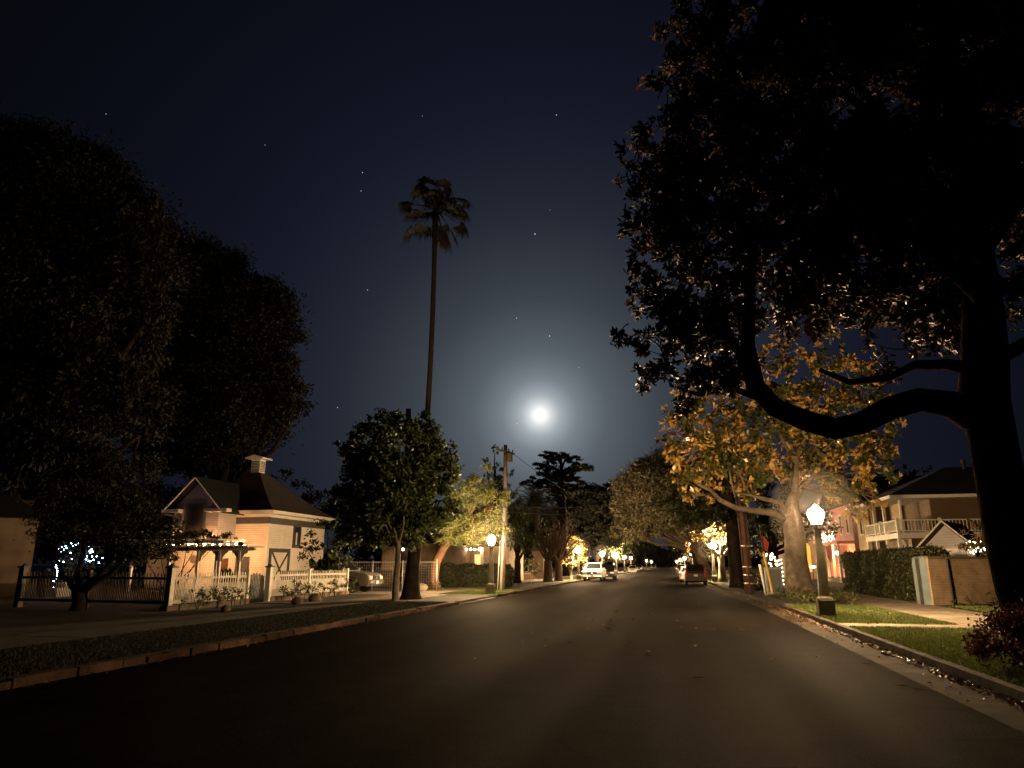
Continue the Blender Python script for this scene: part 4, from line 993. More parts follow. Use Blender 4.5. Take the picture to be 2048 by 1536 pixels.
SPECS = {  # body outline (x, z) front at +x, cabin: belt x0,x1 / roof x0,x1, heights, width
    'pickup': dict(L=5.6, W=1.98, hood=1.12, belt=1.22, roof=1.88, cab=(-.75, 1.35, -.55, .65), wheels=(1.72, -1.75), wr=.40, bed=1.22, clear=.36),
    'suv':    dict(L=4.5, W=1.80, hood=1.05, belt=1.10, roof=1.72, cab=(-2.1, 1.05, -1.85, .35), wheels=(1.38, -1.35), wr=.35, bed=None, clear=.26),
    'sedan':  dict(L=4.6, W=1.78, hood=.92, belt=.96, roof=1.45, cab=(-1.75, 1.15, -1.15, .3), wheels=(1.4, -1.4), wr=.33, bed=None, clear=.2),
}
def car(name, label, cat, kind, col, loc, rz, group):
    s = SPECS[kind]; L2, W2, c, wr = s['L'] / 2, s['W'] / 2, s['clear'], s['wr']
    t = thing(name, label, cat, loc, rz, group)
    out = [(-L2, c + .15), (-L2 + .05, s['belt'] - .06), (-L2 + .12, s['belt'])] + [(s['cab'][1], s['belt']), (L2 - .35, s['hood'] - .02), (L2 - .08, s['hood'] - .14), (L2, s['hood'] - .3), (L2, c + .12), (L2 - .12, c)]
    for wx in s['wheels']:
        for k in range(9):
            a = PI * k / 8; out.append((wx + (wr + .07) * math.cos(a), max(c, wr + (wr + .07) * math.sin(a))))
    out.append((-L2 + .15, c))
    MB().prism(out, 'y', -W2, W2).build('body', col, t, local=True, bevel=.05)
    b0, b1, r0, r1 = s['cab']; zb, zr = s['belt'] - .01, s['roof']; wi = W2 - .05; wo = W2 - .24
    cab = MB(); lo = [(b0, -wi, zb), (b1, -wi, zb), (b1, wi, zb), (b0, wi, zb)]; hi = [(r0, -wo, zr), (r1, -wo, zr), (r1, wo, zr), (r0, wo, zr)]
    cab.add(lo + hi, [(0, 3, 2, 1), (4, 5, 6, 7), (0, 1, 5, 4), (1, 2, 6, 5), (2, 3, 7, 6), (3, 0, 4, 7)]); cab.build('cabin', col, t, local=True, bevel=.045)
    def pane(nm, q, inset, lift):
        q = [Vector(p) for p in q]; cen = sum(q, Vector()) / 4; nrm = (q[1] - q[0]).cross(q[3] - q[0]).normalized()
        if nrm.dot(cen - Vector((cen.x * .3, 0, 1.2))) < 0: nrm = -nrm
        qq = [cen + (p - cen) * inset for p in q]
        MB().add([p + nrm * lift for p in qq] + [p - nrm * .01 for p in qq], [(0, 1, 2, 3), (7, 6, 5, 4), (0, 4, 5, 1), (1, 5, 6, 2), (2, 6, 7, 3), (3, 7, 4, 0)]).build(nm, 'window_glass', t, local=True)
    pane('windshield', [lo[1], lo[2], hi[2], hi[1]], .86, .008); pane('rear_window', [lo[3], lo[0], hi[0], hi[3]], .80, .008)
    for sgn in (0, 1):
        A, B, C_, D_ = (lo[0], lo[1], hi[1], hi[0]) if sgn == 0 else (lo[3], lo[2], hi[2], hi[3])
        A, B, C_, D_ = map(Vector, (A, B, C_, D_)); ma, mc = (A + B) / 2, (C_ + D_) / 2
        pane('side_window', [A, ma, mc, D_], .82, .008); pane('side_window', [ma, B, C_, mc], .82, .008)
    for wx in s['wheels']:
        for sg in (-1, 1):
            y = sg * (W2 - .11); w = MB().tube([(wx, y - .1, wr), (wx, y - .085, wr), (wx, y + .085, wr), (wx, y + .1, wr)], [wr * .9, wr, wr, wr * .9], 18).build('wheel', 'rubber', t, local=True)
            m = MB(); m.tube([(wx, y + sg * .09, wr), (wx, y + sg * .108, wr)], [wr * .62, wr * .55], 16)
            for k in range(6): a = k * PI / 3; m.bar((wx, y + sg * .112, wr), (wx + wr * .55 * math.cos(a), y + sg * .112, wr + wr * .55 * math.sin(a)), .05, .02)
            m.build('rim', 'chrome', w, local=True)
    for sg in (-1, 1):
        y = sg * (W2 - .27); MB().box(L2 - .16, L2 + .012, y - .2, y + .2, s['hood'] - .38, s['hood'] - .17).build('headlight', 'head_lens', t, local=True, bevel=.03)
        MB().box(-L2 - .012, -L2 + .1, sg * (W2 - .12) - .08, sg * (W2 - .12) + .08, s['belt'] - .42, s['belt'] - .06 if kind != 'suv' else s['roof'] - .35).build('tail_light', 'tail_lens', t, local=True, bevel=.02)
        MB().box(b1 - .28, b1 - .1, sg * (W2 + .02) - .02 * sg, sg * (W2 + .2), zb + .02, zb + .17).build('mirror', col, t, local=True, bevel=.02)
    m = MB(); m.box(L2 - .1, L2 + .02, -W2 + .5, W2 - .5, s['hood'] - .42, s['hood'] - .16); g = m.build('grille', 'black_plastic', t, local=True)
    if kind == 'pickup': MB().tube([(L2 + .02, 0, s['hood'] - .29), (L2 + .035, 0, s['hood'] - .29)], .09, 14).build('emblem', 'chrome', g, local=True); MB().box(L2 + .005, L2 + .03, -W2 + .46, W2 - .46, s['hood'] - .17, s['hood'] - .12).box(L2 + .005, L2 + .03, -W2 + .46, W2 - .46, s['hood'] - .46, s['hood'] - .41).build('grille_bar', 'chrome', g, local=True)
    bmp = 'chrome' if kind == 'pickup' else col
    MB().box(L2 - .1, L2 + .09, -W2 + .03, W2 - .03, c + .1, c + .36).build('front_bumper', bmp, t, local=True, bevel=.04)
    MB().box(-L2 - .09, -L2 + .1, -W2 + .03, W2 - .03, c + .1, c + .34).build('rear_bumper', bmp, t, local=True, bevel=.04)
    MB().box(L2 + .09, L2 + .1, -.16, .16, c + .14, c + .3).build('license_plate', 'white_paint', t, local=True)
    MB().box(-L2 - .022, -L2 - .012, -.16, .16, s['belt'] - .36, s['belt'] - .2).build('license_plate', 'white_paint', t, local=True)
    return t
GL, GR_ = 'vehicles parked along the left kerb', 'vehicles parked along the right kerb'
car('pickup_truck', 'silver pickup truck nosing out of the driveway past the picket fence', 'pickup truck', 'pickup', 'paint_silver', (-19.5, 39.5, .13), 0, 'vehicles parked along the left kerb')
car('parked_car', 'white pickup truck facing the viewer by the left kerb', 'pickup truck', 'pickup', 'paint_white', (-7.95, 78, 0), -PI / 2, GL)
car('parked_car', 'black car behind the white pickup on the left kerb', 'car', 'suv', 'paint_black', (-7.35, 88, 0), -PI / 2, GL)
car('parked_car', 'small white car far along the left kerb past the black one', 'car', 'sedan', 'paint_white', (-7.6, 152, 0), -PI / 2, GL)
car('parked_car', 'dark car with shiny glass, farthest along the left kerb', 'car', 'suv', 'paint_black', (-7.6, 182, 0), -PI / 2, GL)
car('parked_car', 'dark red sport utility car with rear toward the viewer', 'car', 'suv', 'paint_red', (2.05, 64.5, 0), PI / 2, GR_)
car('parked_car', 'silver grey sedan parked just ahead of the red car', 'car', 'sedan', 'paint_grey', (1.75, 75, 0), PI / 2, GR_)
car('parked_car', 'pale car third in the right hand row ahead of the silver one', 'car', 'sedan', 'paint_white', (1.9, 88, 0), PI / 2, GR_)
car('parked_car', 'dark blue car fourth in the right hand row', 'car', 'sedan', 'paint_blue', (1.9, 104, 0), PI / 2, GR_)
car('parked_car', 'pale car farthest along the right kerb', 'car', 'suv', 'paint_grey', (1.9, 132, 0), PI / 2, GR_)

# ================================================================== RIGHT SIDE
# big magnolia at the right edge
m = MB(); g0 = Vector((6.95, 16.2, 0))
def ap(px, py, Y): return at(px, py, Y)
tr = [g0 + Vector((.1, 0, -.1)), g0 + Vector((.1, 0, .25)), ap(2046, 1180, 16.3), ap(2024, 1080, 16.4), ap(2004, 980, 16.5), ap(1984, 880, 16.6), ap(1966, 800, 16.6), ap(1970, 720, 16.7), ap(1965, 620, 16.8), ap(1950, 500, 16.9), ap(1935, 350, 17), ap(1900, 150, 17.2), ap(1880, -80, 17.5)]
m.tube(tr, [.70, .58, .49, .47, .45, .45, .48, .45, .40, .34, .28, .22, .14], 26, wob=.06)
big = [ap(1945, 835, 16.5), ap(1900, 808, 16.3), ap(1840, 800, 16.1), ap(1780, 815, 16.0), ap(1725, 845, 15.9), ap(1670, 858, 15.9), ap(1610, 840, 16.0), ap(1550, 815, 16.1), ap(1510, 770, 16.2), ap(1495, 690, 16.4), ap(1500, 590, 16.6), ap(1505, 450, 16.9), ap(1490, 300, 17.2)]
m.tube(big, [.32, .28, .25, .25, .25, .235, .22, .215, .2, .16, .12, .08, .05], 16, wob=.07)
for path, r in (([ (1500, 760), (1470, 690), (1440, 620), (1420, 540)], .11), ([(1530, 800), (1460, 775), (1400, 790), (1340, 770)], .09), ([(1500, 760), (1430, 740), (1370, 720), (1290, 740)], .07),
                ([(1960, 740), (1900, 730), (1830, 730), (1780, 755), (1700, 765), (1640, 740)], .15), ([(1975, 720), (2030, 700), (2090, 660)], .22), ([(1965, 600), (1880, 520), (1780, 440), (1680, 330)], .16), ([(1950, 450), (1850, 350), (1740, 200), (1640, 60)], .15), ([(1505, 470), (1420, 380), (1340, 300)], .08), ([(1960, 520), (2040, 400), (2090, 250)], .16)):
    q = [ap(x, y, 16.3 + .5 * i + (0.3 if r < .1 else 0)) for i, (x, y) in enumerate(path)]
    m.tube(q, [r * (1 - .6 * i / (len(q) - 1)) for i in range(len(q))], 9, wob=.06)
cl = []
for (px, py, rx, ry, Y) in ((1400, 420, 120, 110, 17), (1330, 360, 80, 80, 17), (1310, 560, 52, 70, 16.6), (1400, 250, 110, 90, 17.5), (1400, 600, 105, 110, 16.8), (1330, 690, 50, 55, 16.4), (1245, 672, 24, 14, 16.3), (1282, 688, 26, 20, 16.3), (1262, 430, 36, 40, 16.6), (1278, 555, 34, 44, 16.5), (1385, 110, 60, 50, 17.6), (1320, 760, 50, 40, 16.4), (1420, 720, 80, 60, 16.6),
                            (1480, 90, 120, 110, 18), (1620, 100, 150, 130, 18), (1780, 60, 160, 140, 18), (1950, 120, 160, 150, 18), (1550, 300, 130, 120, 17.8), (1700, 320, 140, 130, 18.2), (1870, 330, 140, 130, 18.4), (2020, 370, 120, 150, 18),
                            (1560, 500, 110, 110, 17.6), (1700, 520, 130, 120, 18.4), (1840, 560, 120, 110, 18.6), (1600, 640, 70, 36, 18), (1800, 690, 60, 36, 18.6), (1870, 690, 46, 44, 18.4), (2030, 560, 70, 90, 17.6), (1400, 20, 70, 60, 18), (1440, 760, 40, 30, 17), (1330, 470, 70, 60, 16.8), (1760, 745, 36, 20, 18.5), (1290, 300, 60, 80, 17), (1262, 360, 36, 46, 16.8), (1285, 480, 45, 60, 16.6), (1300, 610, 45, 60, 16.5), (1345, 170, 62, 70, 17.4), (1300, 755, 42, 40, 16.4), (1380, 800, 50, 30, 16.5), (1560, 600, 90, 50, 17.2), (1650, 590, 90, 50, 17.6), (1770, 620, 90, 50, 18), (1900, 640, 80, 55, 18.2), (1370, 70, 60, 70, 17.8), (1470, 640, 60, 60, 16.9), (1660, 420, 110, 90, 17.6), (1800, 440, 110, 90, 17.8)):
    cl.append(pxclump(px, py, rx, ry, Y, .9))
tree('magnolia_tree', 'huge dark magnolia with sweeping low limb and trunk at right edge', 'tree', g0, cl, .16, 'bark_shadow', 'leaf_magnolia', 15, 48, .185, .08, style='rosette', trunk_mb=m, twigs=6)
rs = [(5.0, 12.9, .34, .55, .7, .32), (5.3, 13.6, .4, .6, .7, .4), (5.6, 12.6, .4, .6, .6, .42), (6.2, 12.4, .45, .6, .6, .45), (5.9, 13.6, .5, .8, .9, .55), (6.8, 14.4, .6, .9, .9, .65), (6.2, 15.3, .55, .7, .7, .5), (7.6, 15.2, .6, .8, 1.0, .6), (6.9, 13.2, .5, .7, .7, .5), (5.6, 14.7, .35, .5, .6, .35)]
foliage_only('red_shrub', 'dark red leaved shrub spreading round the foot of the big magnolia', 'bush', rs, 'leaf_red', 26, 300, .10, .045, (6.5, 14.3, .11), stem_r=.02)

# lit magnolia behind the near lamp
m = MB(); l0 = Vector((6.55, 39.6, 0))
def lp(px, py, Y=39.8): return at(px, py, Y)
m.tube([l0 + Vector((0, 0, -.1)), lp(1597, 1165), lp(1593, 1120), lp(1590, 1080), lp(1585, 1045), lp(1583, 1015), lp(1588, 985)], [.92, .68, .56, .52, .49, .36, .22], 16, wob=.06)
LB0 = {(1470, 990): -1.2, (1500, 992): -.9, (1625, 955): .6, (1592, 930): 0}
LB = [([(1572, 1040), (1545, 1025), (1510, 1022), (1470, 1015), (1440, 1000), (1420, 980), (1395, 968)], .25, -.6), ([(1575, 1030), (1560, 1005), (1530, 998), (1500, 990), (1470, 985)], .2, -.3), ([(1580, 1020), (1590, 985), (1592, 940), (1595, 905), (1615, 880)], .26, 0),
      ([(1582, 1015), (1600, 980), (1630, 950), (1645, 910), (1660, 880)], .22, .3), ([(1605, 975), (1640, 985), (1690, 1000), (1720, 1012)], .11, .8), ([(1625, 955), (1680, 950), (1730, 940), (1760, 930)], .10, .6), ([(1470, 990), (1462, 960), (1455, 920), (1450, 900)], .08, -.3),
      ([(1592, 930), (1570, 890), (1550, 850), (1540, 800)], .12, .2), ([(1597, 902), (1628, 845), (1640, 790), (1650, 760)], .10, .2), ([(1500, 992), (1480, 950), (1490, 900)], .07, 0)]
for path, r, dy in LB:
    q = [lp(x, y, 39.8 + LB0.get(path[0], 0) + dy * i) for i, (x, y) in enumerate(path)]; m.tube(q, [r * .88 * (1 - .72 * i / (len(q) - 1)) for i in range(len(q))], 10, wob=.07)
cl = []
for (px, py, rx, ry, dy) in ((1380, 920, 55, 50, -1.5), (1450, 930, 60, 50, -.6), (1520, 940, 55, 45, -.3), (1400, 985, 30, 25, -1.8), (1360, 870, 36, 40, 0), (1430, 860, 60, 45, 0), (1520, 860, 70, 50, 0), (1600, 850, 60, 50, .3), (1640, 900, 55, 40, 0), (1580, 920, 50, 40, .6),
                             (1690, 900, 60, 50, 1.2), (1745, 890, 48, 44, 1.4), (1770, 940, 32, 36, 1.4), (1700, 960, 55, 40, 1.5), (1690, 1000, 40, 22, 1.5), (1630, 790, 50, 40, .5), (1560, 780, 60, 40, .5), (1480, 800, 50, 40, .2), (1700, 830, 60, 40, 1), (1740, 985, 34, 26, 1.6), (1390, 800, 40, 40, .4), (1710, 1030, 25, 14, 1.4), (1480, 985, 34, 22, .2), (1650, 720, 50, 40, .4), (1560, 710, 50, 40, .3), (1710, 755, 46, 36, .6), (1480, 735, 46, 40, .2), (1760, 790, 40, 36, 1), (1420, 760, 40, 40, .1), (1640, 670, 40, 34, .3), (1360, 830, 36, 36, 0), (1780, 850, 36, 30, 1.4)):
    cl.append(pxclump(px, py, rx, ry, 39.8 + dy * 1.2, .8))
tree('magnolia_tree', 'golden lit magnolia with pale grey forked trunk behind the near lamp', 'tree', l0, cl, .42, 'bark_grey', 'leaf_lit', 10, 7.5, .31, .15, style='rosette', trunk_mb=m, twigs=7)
# groundcover under it
gc = [(4.9 + random.uniform(0, 2.6), 31.8 + random.uniform(0, 8), .28, .7, .7, .28) for _ in range(22)]
o = foliage_only('ground_cover', 'low brownish ground cover plants round the lit magnolia trunk', 'ground cover', gc, 'leaf_olive', 18, 170, .13, .05, (6, 33, .11), stem_r=.015)

# near hedge, brick wall with blue gate post, path edging
hedge('clipped_hedge', 'tall clipped green hedge along the right sidewalk left of the brick wall', [(10.35, 11.7, 34.3, 47.5, .1, 2.28), (10.3, 11.3, 33.4, 34.4, .1, 2.3)], 'leaf_hedge', 420, .12, .075)
foliage_only('low_hedge', 'low leafy border strip at the foot of the tall hedge', 'bush', [(10.2, 34.2 + k * 1.3, .35, .25, .8, .3) for k in range(9)], 'leaf_hedge', 26, 240, .1, .06, (10.2, 38, .11), stem_r=.01)
bw = thing('brick_wall', 'pale weathered brick garden wall with flat coping and black drain pipe', 'wall', (10.2, 32.2, .11))
A_, B_ = Vector((10.25, 32.3)), Vector((15.4, 36.2)); dd = (B_ - A_).normalized(); sd = Vector((-dd.y, dd.x))
def wallbox(a, b, t, z0, z1):
    q = [a, b, b + sd * t, a + sd * t]; m = MB(); m.add([(p.x, p.y, z0) for p in q] + [(p.x, p.y, z1) for p in q], [(0, 3, 2, 1), (4, 5, 6, 7), (0, 1, 5, 4), (1, 2, 6, 5), (2, 3, 7, 6), (3, 0, 4, 7)]); return m
wallbox(A_, B_, .3, .05, 1.93).build('brickwork', 'pale_brick', bw)
wallbox(A_ - sd * .05 - dd * .05, B_ + dd * .05, .4, 1.93, 2.02).build('coping', 'concrete', bw)
p = A_ + dd * 1.15 - sd * .05; MB().tube([(p.x, p.y, .1), (p.x - .02, p.y, 1.92)], .035, 8).build('drain_pipe', 'iron_black', bw)
mat('blue_grey_paint', (.20, .27, .30), .7, .15, 3, dirt=.2)
gp = thing('gate_post', 'blue grey gate leaf with rounded top at the end of brick wall', 'gate', (10.1, 32.5, .11))
m = MB(); m.prism([(9.95, .1), (10.2, .1), (10.2, 1.75), (10.17, 1.95), (10.08, 2.02), (9.99, 1.95), (9.95, 1.75)], 'y', 32.35, 33.3); m.build('leaf_panel', 'blue_grey_paint', gp); MB().box(9.86, 9.94, 32.42, 32.6, .1, 1.95).build('post', 'dim_concrete', gp)
slab = MB(); slab.box(10.6, 15.5, 30.9, 31.1, .08, .17); struct(slab.build('path_edging', 'concrete'))
foliage_only('garden_plant', 'small green plant at the foot of the brick wall', 'plant', [(12.9, 33.6, .4, .45, .35, .35)], 'leaf_green', 40, 300, .14, .07, (12.9, 33.6, .11))
foliage_only('garden_plant', 'sprawling low plant in front of the brick wall near the magnolia', 'plant', [(11.9, 33.0, .25, .35, .3, .16), (11.2, 32.6, .2, .3, .25, .14)], 'leaf_green', 40, 260, .1, .05, (11.8, 33, .11))
# utility cabinet, white post, yellow guy guard with flag
ub = thing('utility_cabinet', 'tall grey utility cabinet between the red pole and yellow guard', 'cabinet', (5.6, 42.2, .11))
MB().box(5.1, 5.95, 41.8, 42.6, .08, 1.55).build('case', 'blue_grey_paint', ub, bevel=.03); MB().box(5.17, 5.88, 41.775, 41.798, .25, 1.45).build('door', 'trim_grey', ub)
o = thing('marker_post', 'short pale metal post leaning beside the red utility pole', 'post', (4.75, 41.0, .11)); MB().bar((4.95, 41, .05), (4.72, 41, 1.7), .13, .05).build('post', 'galvanised', o); MB().box(4.74, 4.84, 40.96, 40.975, 1.3, 1.6).build('plate', 'white_paint', o)
mat('yellow_plastic', (.62, .40, .04), .5, .1, 4); mat('red_cloth', (.26, .035, .025), .8, .15, 4)
o = thing('guy_guard', 'slanting yellow guy wire guard beside the grey cabinet', 'guy wire guard', (5.7, 39.5, .11))
ga = at(1545, 1188, 38.5); gb = at(1527, 1104, 39.5); MB().tube([ga, gb], .05, 8).build('sleeve', 'yellow_plastic', o); MB().tube([gb, PR.lerp(rt, .8)], .012, 5).build('cable', 'iron_black', o)
fg = thing('flag', 'small red flag hanging at the top of the yellow guard', 'flag', gb)
m = MB(); p0 = gb + Vector((0, -.1, .1)); 
for k in range(6): m.add([p0 + Vector((.0 + .05 * k, .04 * math.sin(k * 1.5), .75 - .06 * k)), p0 + Vector((.05 + .05 * k, .04 * math.sin(k * 1.5 + 1.5), .69 - .06 * k)), p0 + Vector((.02 + .03 * k + .03, .04 * math.sin(k * 1.5 + 1.5), .0 - .02 * k)), p0 + Vector((.02 + .03 * k, .04 * math.sin(k * 1.5), .02 - .02 * k))], [(0, 1, 2, 3)])
m.build('cloth', 'red_cloth', fg); MB().tube([p0 + Vector((-.02, 0, -.2)), p0 + Vector((-.08, 0, 1.0))], .018, 6).build('staff', 'pole_wood', fg)

# dark trunked street trees, small lit tree and barricade by the second right lamp
cl = [pxclump(1418, 1066, 34, 20, 71), pxclump(1398, 1078, 18, 14, 71), pxclump(1444, 1076, 20, 18, 71.5), pxclump(1452, 1052, 24, 18, 71.5), pxclump(1374, 1092, 9, 10, 71), pxclump(1410, 1045, 22, 16, 71)]
m = MB(); z0 = Vector(tuple(at(1446, 1165, 71).xy) + (.05,)); zf = at(1442, 1112, 71)
m.tube([z0, z0.lerp(zf, .2), z0.lerp(zf, .6), zf], [.55, .36, .3, .3], 11, wob=.06)
for e in ((1418, 1085), (1440, 1070), (1456, 1095), (1405, 1080)):
    q = curve(zf, at(e[0], e[1], 71), (0, 0, -.2), 6, .05); m.tube(q, [.17, .15, .13, .11, .08, .05], 8, wob=.06)
tree('lit_tree', 'small golden tree with pale forked trunk beside the second right lamp', 'tree', z0, cl, .26, 'bark_pale', 'leaf_gold', 8, 55, .30, .15, trunk_mb=m, twigs=4)
bc = thing('barricade', 'small barricade with yellow slats behind the red car', 'barricade', (3.9, 69, .11)); c_ = at(1412, 1150, 68)
for dx in (-.32, .32): MB().box(c_.x + dx - .03, c_.x + dx + .03, 67.97, 68.03, .1, 1.35).build('leg', 'pole_wood', bc)
for z in (.5, .85, 1.2): MB().box(c_.x - .42, c_.x + .42, 67.93, 67.965, z - .09, z + .07).build('slat', 'yellow_plastic', bc)
m = MB(); v0 = Vector(tuple(at(1476, 1165, 54).xy) + (.05,)); m.tube([v0, v0 + Vector((0, 0, .6)), v0 + Vector((-.1, 0, 4)), v0 + Vector((-.3, 0, 9))], [.75, .55, .45, .3], 11, wob=.1)
cl = [pxclump(1400, 1000, 70, 50, 56), pxclump(1440, 1040, 55, 30, 55), pxclump(1350, 1010, 50, 40, 58), pxclump(1460, 960, 60, 50, 56), pxclump(1500, 1060, 40, 30, 57)]
tree('dark_tree', 'ivy dark trunked tree standing behind the red utility pole', 'tree', v0, cl, .45, 'bark_dark', 'leaf_dark', 3, 30, .4, .2, trunk_mb=m)
foliage_only('dark_shrub', 'dark shrub at the foot of the trees left of the red pole', 'bush', [(5.2, 48, .55, .8, .9, .55), (4.9, 50, .5, .6, .9, .5), (6.2, 47, .6, .9, .8, .6)], 'leaf_dark', 14, 120, .2, .1, (5.3, 48.5, .11))
# blocking canopies at mid and far distance
def bigtree(label, base_px, Y, cl_px, r, leaf='leaf_dark', L=.5, W=.24, dens=1.8, per=16, bark='bark_dark', group='trees lining the far street'):
    b = tuple(at(base_px, 1150, Y).xy) + (.05,)
    return tree('street_tree', label, 'tree', b, [pxclump(*c, Y) for c in cl_px], r, bark, leaf, dens, per, L, W, group=group, fork=.55)
leaf_mat('leaf_brownish', (.035, .034, .016), (.085, .07, .032), rough=.6)
bigtree('broad brown lit canopy arching over the road from the right', 1420, 84, [(1300, 985, 70, 60), (1268, 995, 44, 50), (1330, 935, 55, 40), (1380, 980, 70, 55), (1300, 1045, 56, 32), (1262, 1045, 42, 40), (1365, 1045, 55, 26), (1245, 1068, 30, 20), (1430, 940, 60, 60)], .6, 'leaf_brownish', .42, .12, 3.2, 34)
bigtree('round black tree right of the cedar', 1170, 118, [(1215, 1000, 30, 30), (1235, 1035, 30, 36), (1140, 1000, 28, 26), (1185, 1000, 34, 34), (1165, 990, 30, 26), (1205, 1030, 28, 36), (1150, 1030, 40, 40), (1195, 1070, 40, 30)], .6, 'leaf_black', .6, .3, 3, 26)
bigtree('dark leafy tree behind the date palm', 1060, 112, [(1060, 1060, 40, 40), (1090, 1070, 40, 36), (1030, 1075, 36, 34), (1110, 1050, 30, 40), (1120, 1090, 40, 30)], .5, 'leaf_black', .6, .3, 3, 26)
bigtree('dark spreading tree over the left far kerb', 1190, 135, [(1200, 1075, 36, 26), (1230, 1080, 36, 28), (1170, 1080, 30, 24), (1250, 1065, 30, 26), (1215, 1050, 34, 26)], .5, 'leaf_dark', .6, .3, 3, 24)
bigtree('dark tree over the right far kerb behind parked cars', 1395, 120, [(1395, 1075, 34, 30), (1370, 1070, 30, 28), (1430, 1070, 36, 34), (1350, 1050, 34, 24), (1360, 1095, 20, 14)], .5, 'leaf_dark', .6, .3, 3, 24)
bigtree('far black tree closing the left of the street end', 1270, 230, [(1270, 1085, 30, 24), (1250, 1095, 26, 24), (1290, 1095, 22, 18), (1240, 1075, 30, 30), (1285, 1070, 18, 18)], .7, 'leaf_black', 1.0, .5, 1.4, 12)
bigtree('far black tree closing the right of the street end', 1375, 240, [(1365, 1085, 26, 24), (1345, 1100, 16, 14), (1390, 1080, 30, 30), (1350, 1070, 16, 14)], .7, 'leaf_black', 1.0, .5, 1.4, 12)
bigtree('lowest black tree at the very end of the street', 1318, 480, [(1312, 1110, 26, 14), (1335, 1112, 22, 12), (1290, 1108, 22, 14)], 1.0, 'leaf_black', 1.8, 1, .6, 8)
bigtree('dark yard tree behind the low distant fence', 1005, 92, [(1010, 1090, 36, 34), (1040, 1100, 36, 30), (985, 1080, 30, 40), (1060, 1110, 26, 22)], .4, 'leaf_dark', .5, .25, 2.6, 22)
bigtree('dark round shrub tree before the pale outbuilding', 1040, 80, [(1035, 1128, 28, 20), (1060, 1128, 24, 22), (1020, 1130, 20, 16)], .2, 'leaf_dark', .35, .18, 5, 40)
bigtree('dark tree filling the gap behind the lit magnolia trunk', 1530, 72, [(1520, 1060, 50, 45), (1560, 1040, 50, 45), (1600, 1060, 45, 36), (1490, 1090, 30, 36), (1640, 1050, 36, 30), (1550, 1000, 50, 40)], .5, 'leaf_black', .45, .2, 3, 26)
bigtree('black tree behind the ridge of the tan house', 1830, 80, [(1810, 945, 30, 14), (1850, 942, 30, 10), (1780, 960, 30, 20)], .4, 'leaf_black', .5, .25, 3, 24)
bigtree('dark yard tree left of the feathery tree behind the cottage', 780, 72, [(790, 1060, 60, 50), (730, 1060, 60, 50), (850, 1060, 50, 40), (690, 1040, 50, 40), (700, 1110, 50, 30), (750, 1120, 40, 26)], .5, 'leaf_black', .5, .25, 2.4, 20)

bigtree('black tree mass behind the fairy lights and twisted tree', 200, 62, [(120, 1020, 70, 60), (220, 1010, 80, 60), (310, 1030, 60, 60), (150, 1100, 70, 40), (260, 1100, 80, 40), (330, 1090, 40, 40)], .5, 'leaf_black', .6, .3, 2.4, 22)
# far wood closing the view: one mass
Cw = []
for k in range(260):
    x = RNG.uniform(-300, 300); y = 560 + RNG.uniform(-20, 60); h = 9 + 5 * math.sin(x * .031) + 3 * math.sin(x * .11 + 1) + RNG.uniform(-2, 2)
    Cw.append((np.array([x, y, h * .5]), 9.0, np.array([0, -1, .4])))
C, A, Nn = [], [], []
for c, r, d in Cw:
    p = c + RNG.normal(size=(70, 3)) * np.array([r * .6, r * .4, c[2] * .5]); p[:, 2] = np.abs(p[:, 2]); C.append(p); A.append(rand_dirs(70)); Nn.append(rand_dirs(70) + d)
C = np.concatenate(C); struct(leaf_mesh('distant_trees', C, np.concatenate(A), np.concatenate(Nn), 3.4 * np.ones(len(C)), 2.0 * np.ones(len(C)), 'leaf_black', None), 'stuff')

# tan two storey house with balcony
th_ = thing('two_storey_house', 'tan two storey house with white railed corner balcony and black roof', 'house', (16, 54.7, .11))
hx0, hy0, hy1, hx1 = 16.0, 54.7, 67.0, 30.0
FZ = 3.85      # balcony floor
m = MB(); m.box(hx0 + 2.2, hx1, hy0 + .6, hy1, .05, 6.2); m.box(hx0 + .15, hx0 + 2.2, hy0 + 7.6, hy1, .05, 6.2); m.build('wall', 'shaded_boards', th_)
m = MB(); m.box(hx0 + .7, hx0 + 2.2, hy0 + .6, hy0 + 7.6, .05, 3.5); m.build('lower_wall', 'shaded_boards', th_)
m = MB(); m.box(hx0, hx0 + .12, hy0 + 8.2, hy1 - .3, .1, 6.0); m.build('street_wall', 'lamplit_boards', th_)
m = MB(); m.box(hx0 + .02, hx0 + 2.19, hy0 + .32, hy0 + .44, FZ + .9, 6.0); 
m2 = MB(); m2.box(hx0 + .1, hx0 + .2, hy0 + .2, hy0 + 2.6, FZ + .2, 5.9); m2.build('corner_panel', 'lamplit_boards', th_)
MB().box(hx0 - .4, hx0 + 9, hy0 - .3, hy0 + 8.1, FZ - .38, FZ).build('balcony_floor', 'white_paint', th_)
def railing(a, b, z, n):
    m = MB(); a, b = Vector(a), Vector(b)
    m.bar((a.x, a.y, z + .86), (b.x, b.y, z + .86), .08, .07); m.bar((a.x, a.y, z + .12), (b.x, b.y, z + .12), .06, .06)
    for i in range(n + 1): t = i / n; p = a.lerp(b, t); m.bar((p.x, p.y, z + .12), (p.x, p.y, z + .86), .04)
    return m
railing((hx0 - .3, hy0 - .2), (hx0 - .3, hy0 + 8), FZ, 44).build('railing', 'white_paint', th_)
railing((hx0 - .3, hy0 - .2), (hx0 + 8.9, hy0 - .2), FZ, 42).build('railing', 'white_paint', th_)
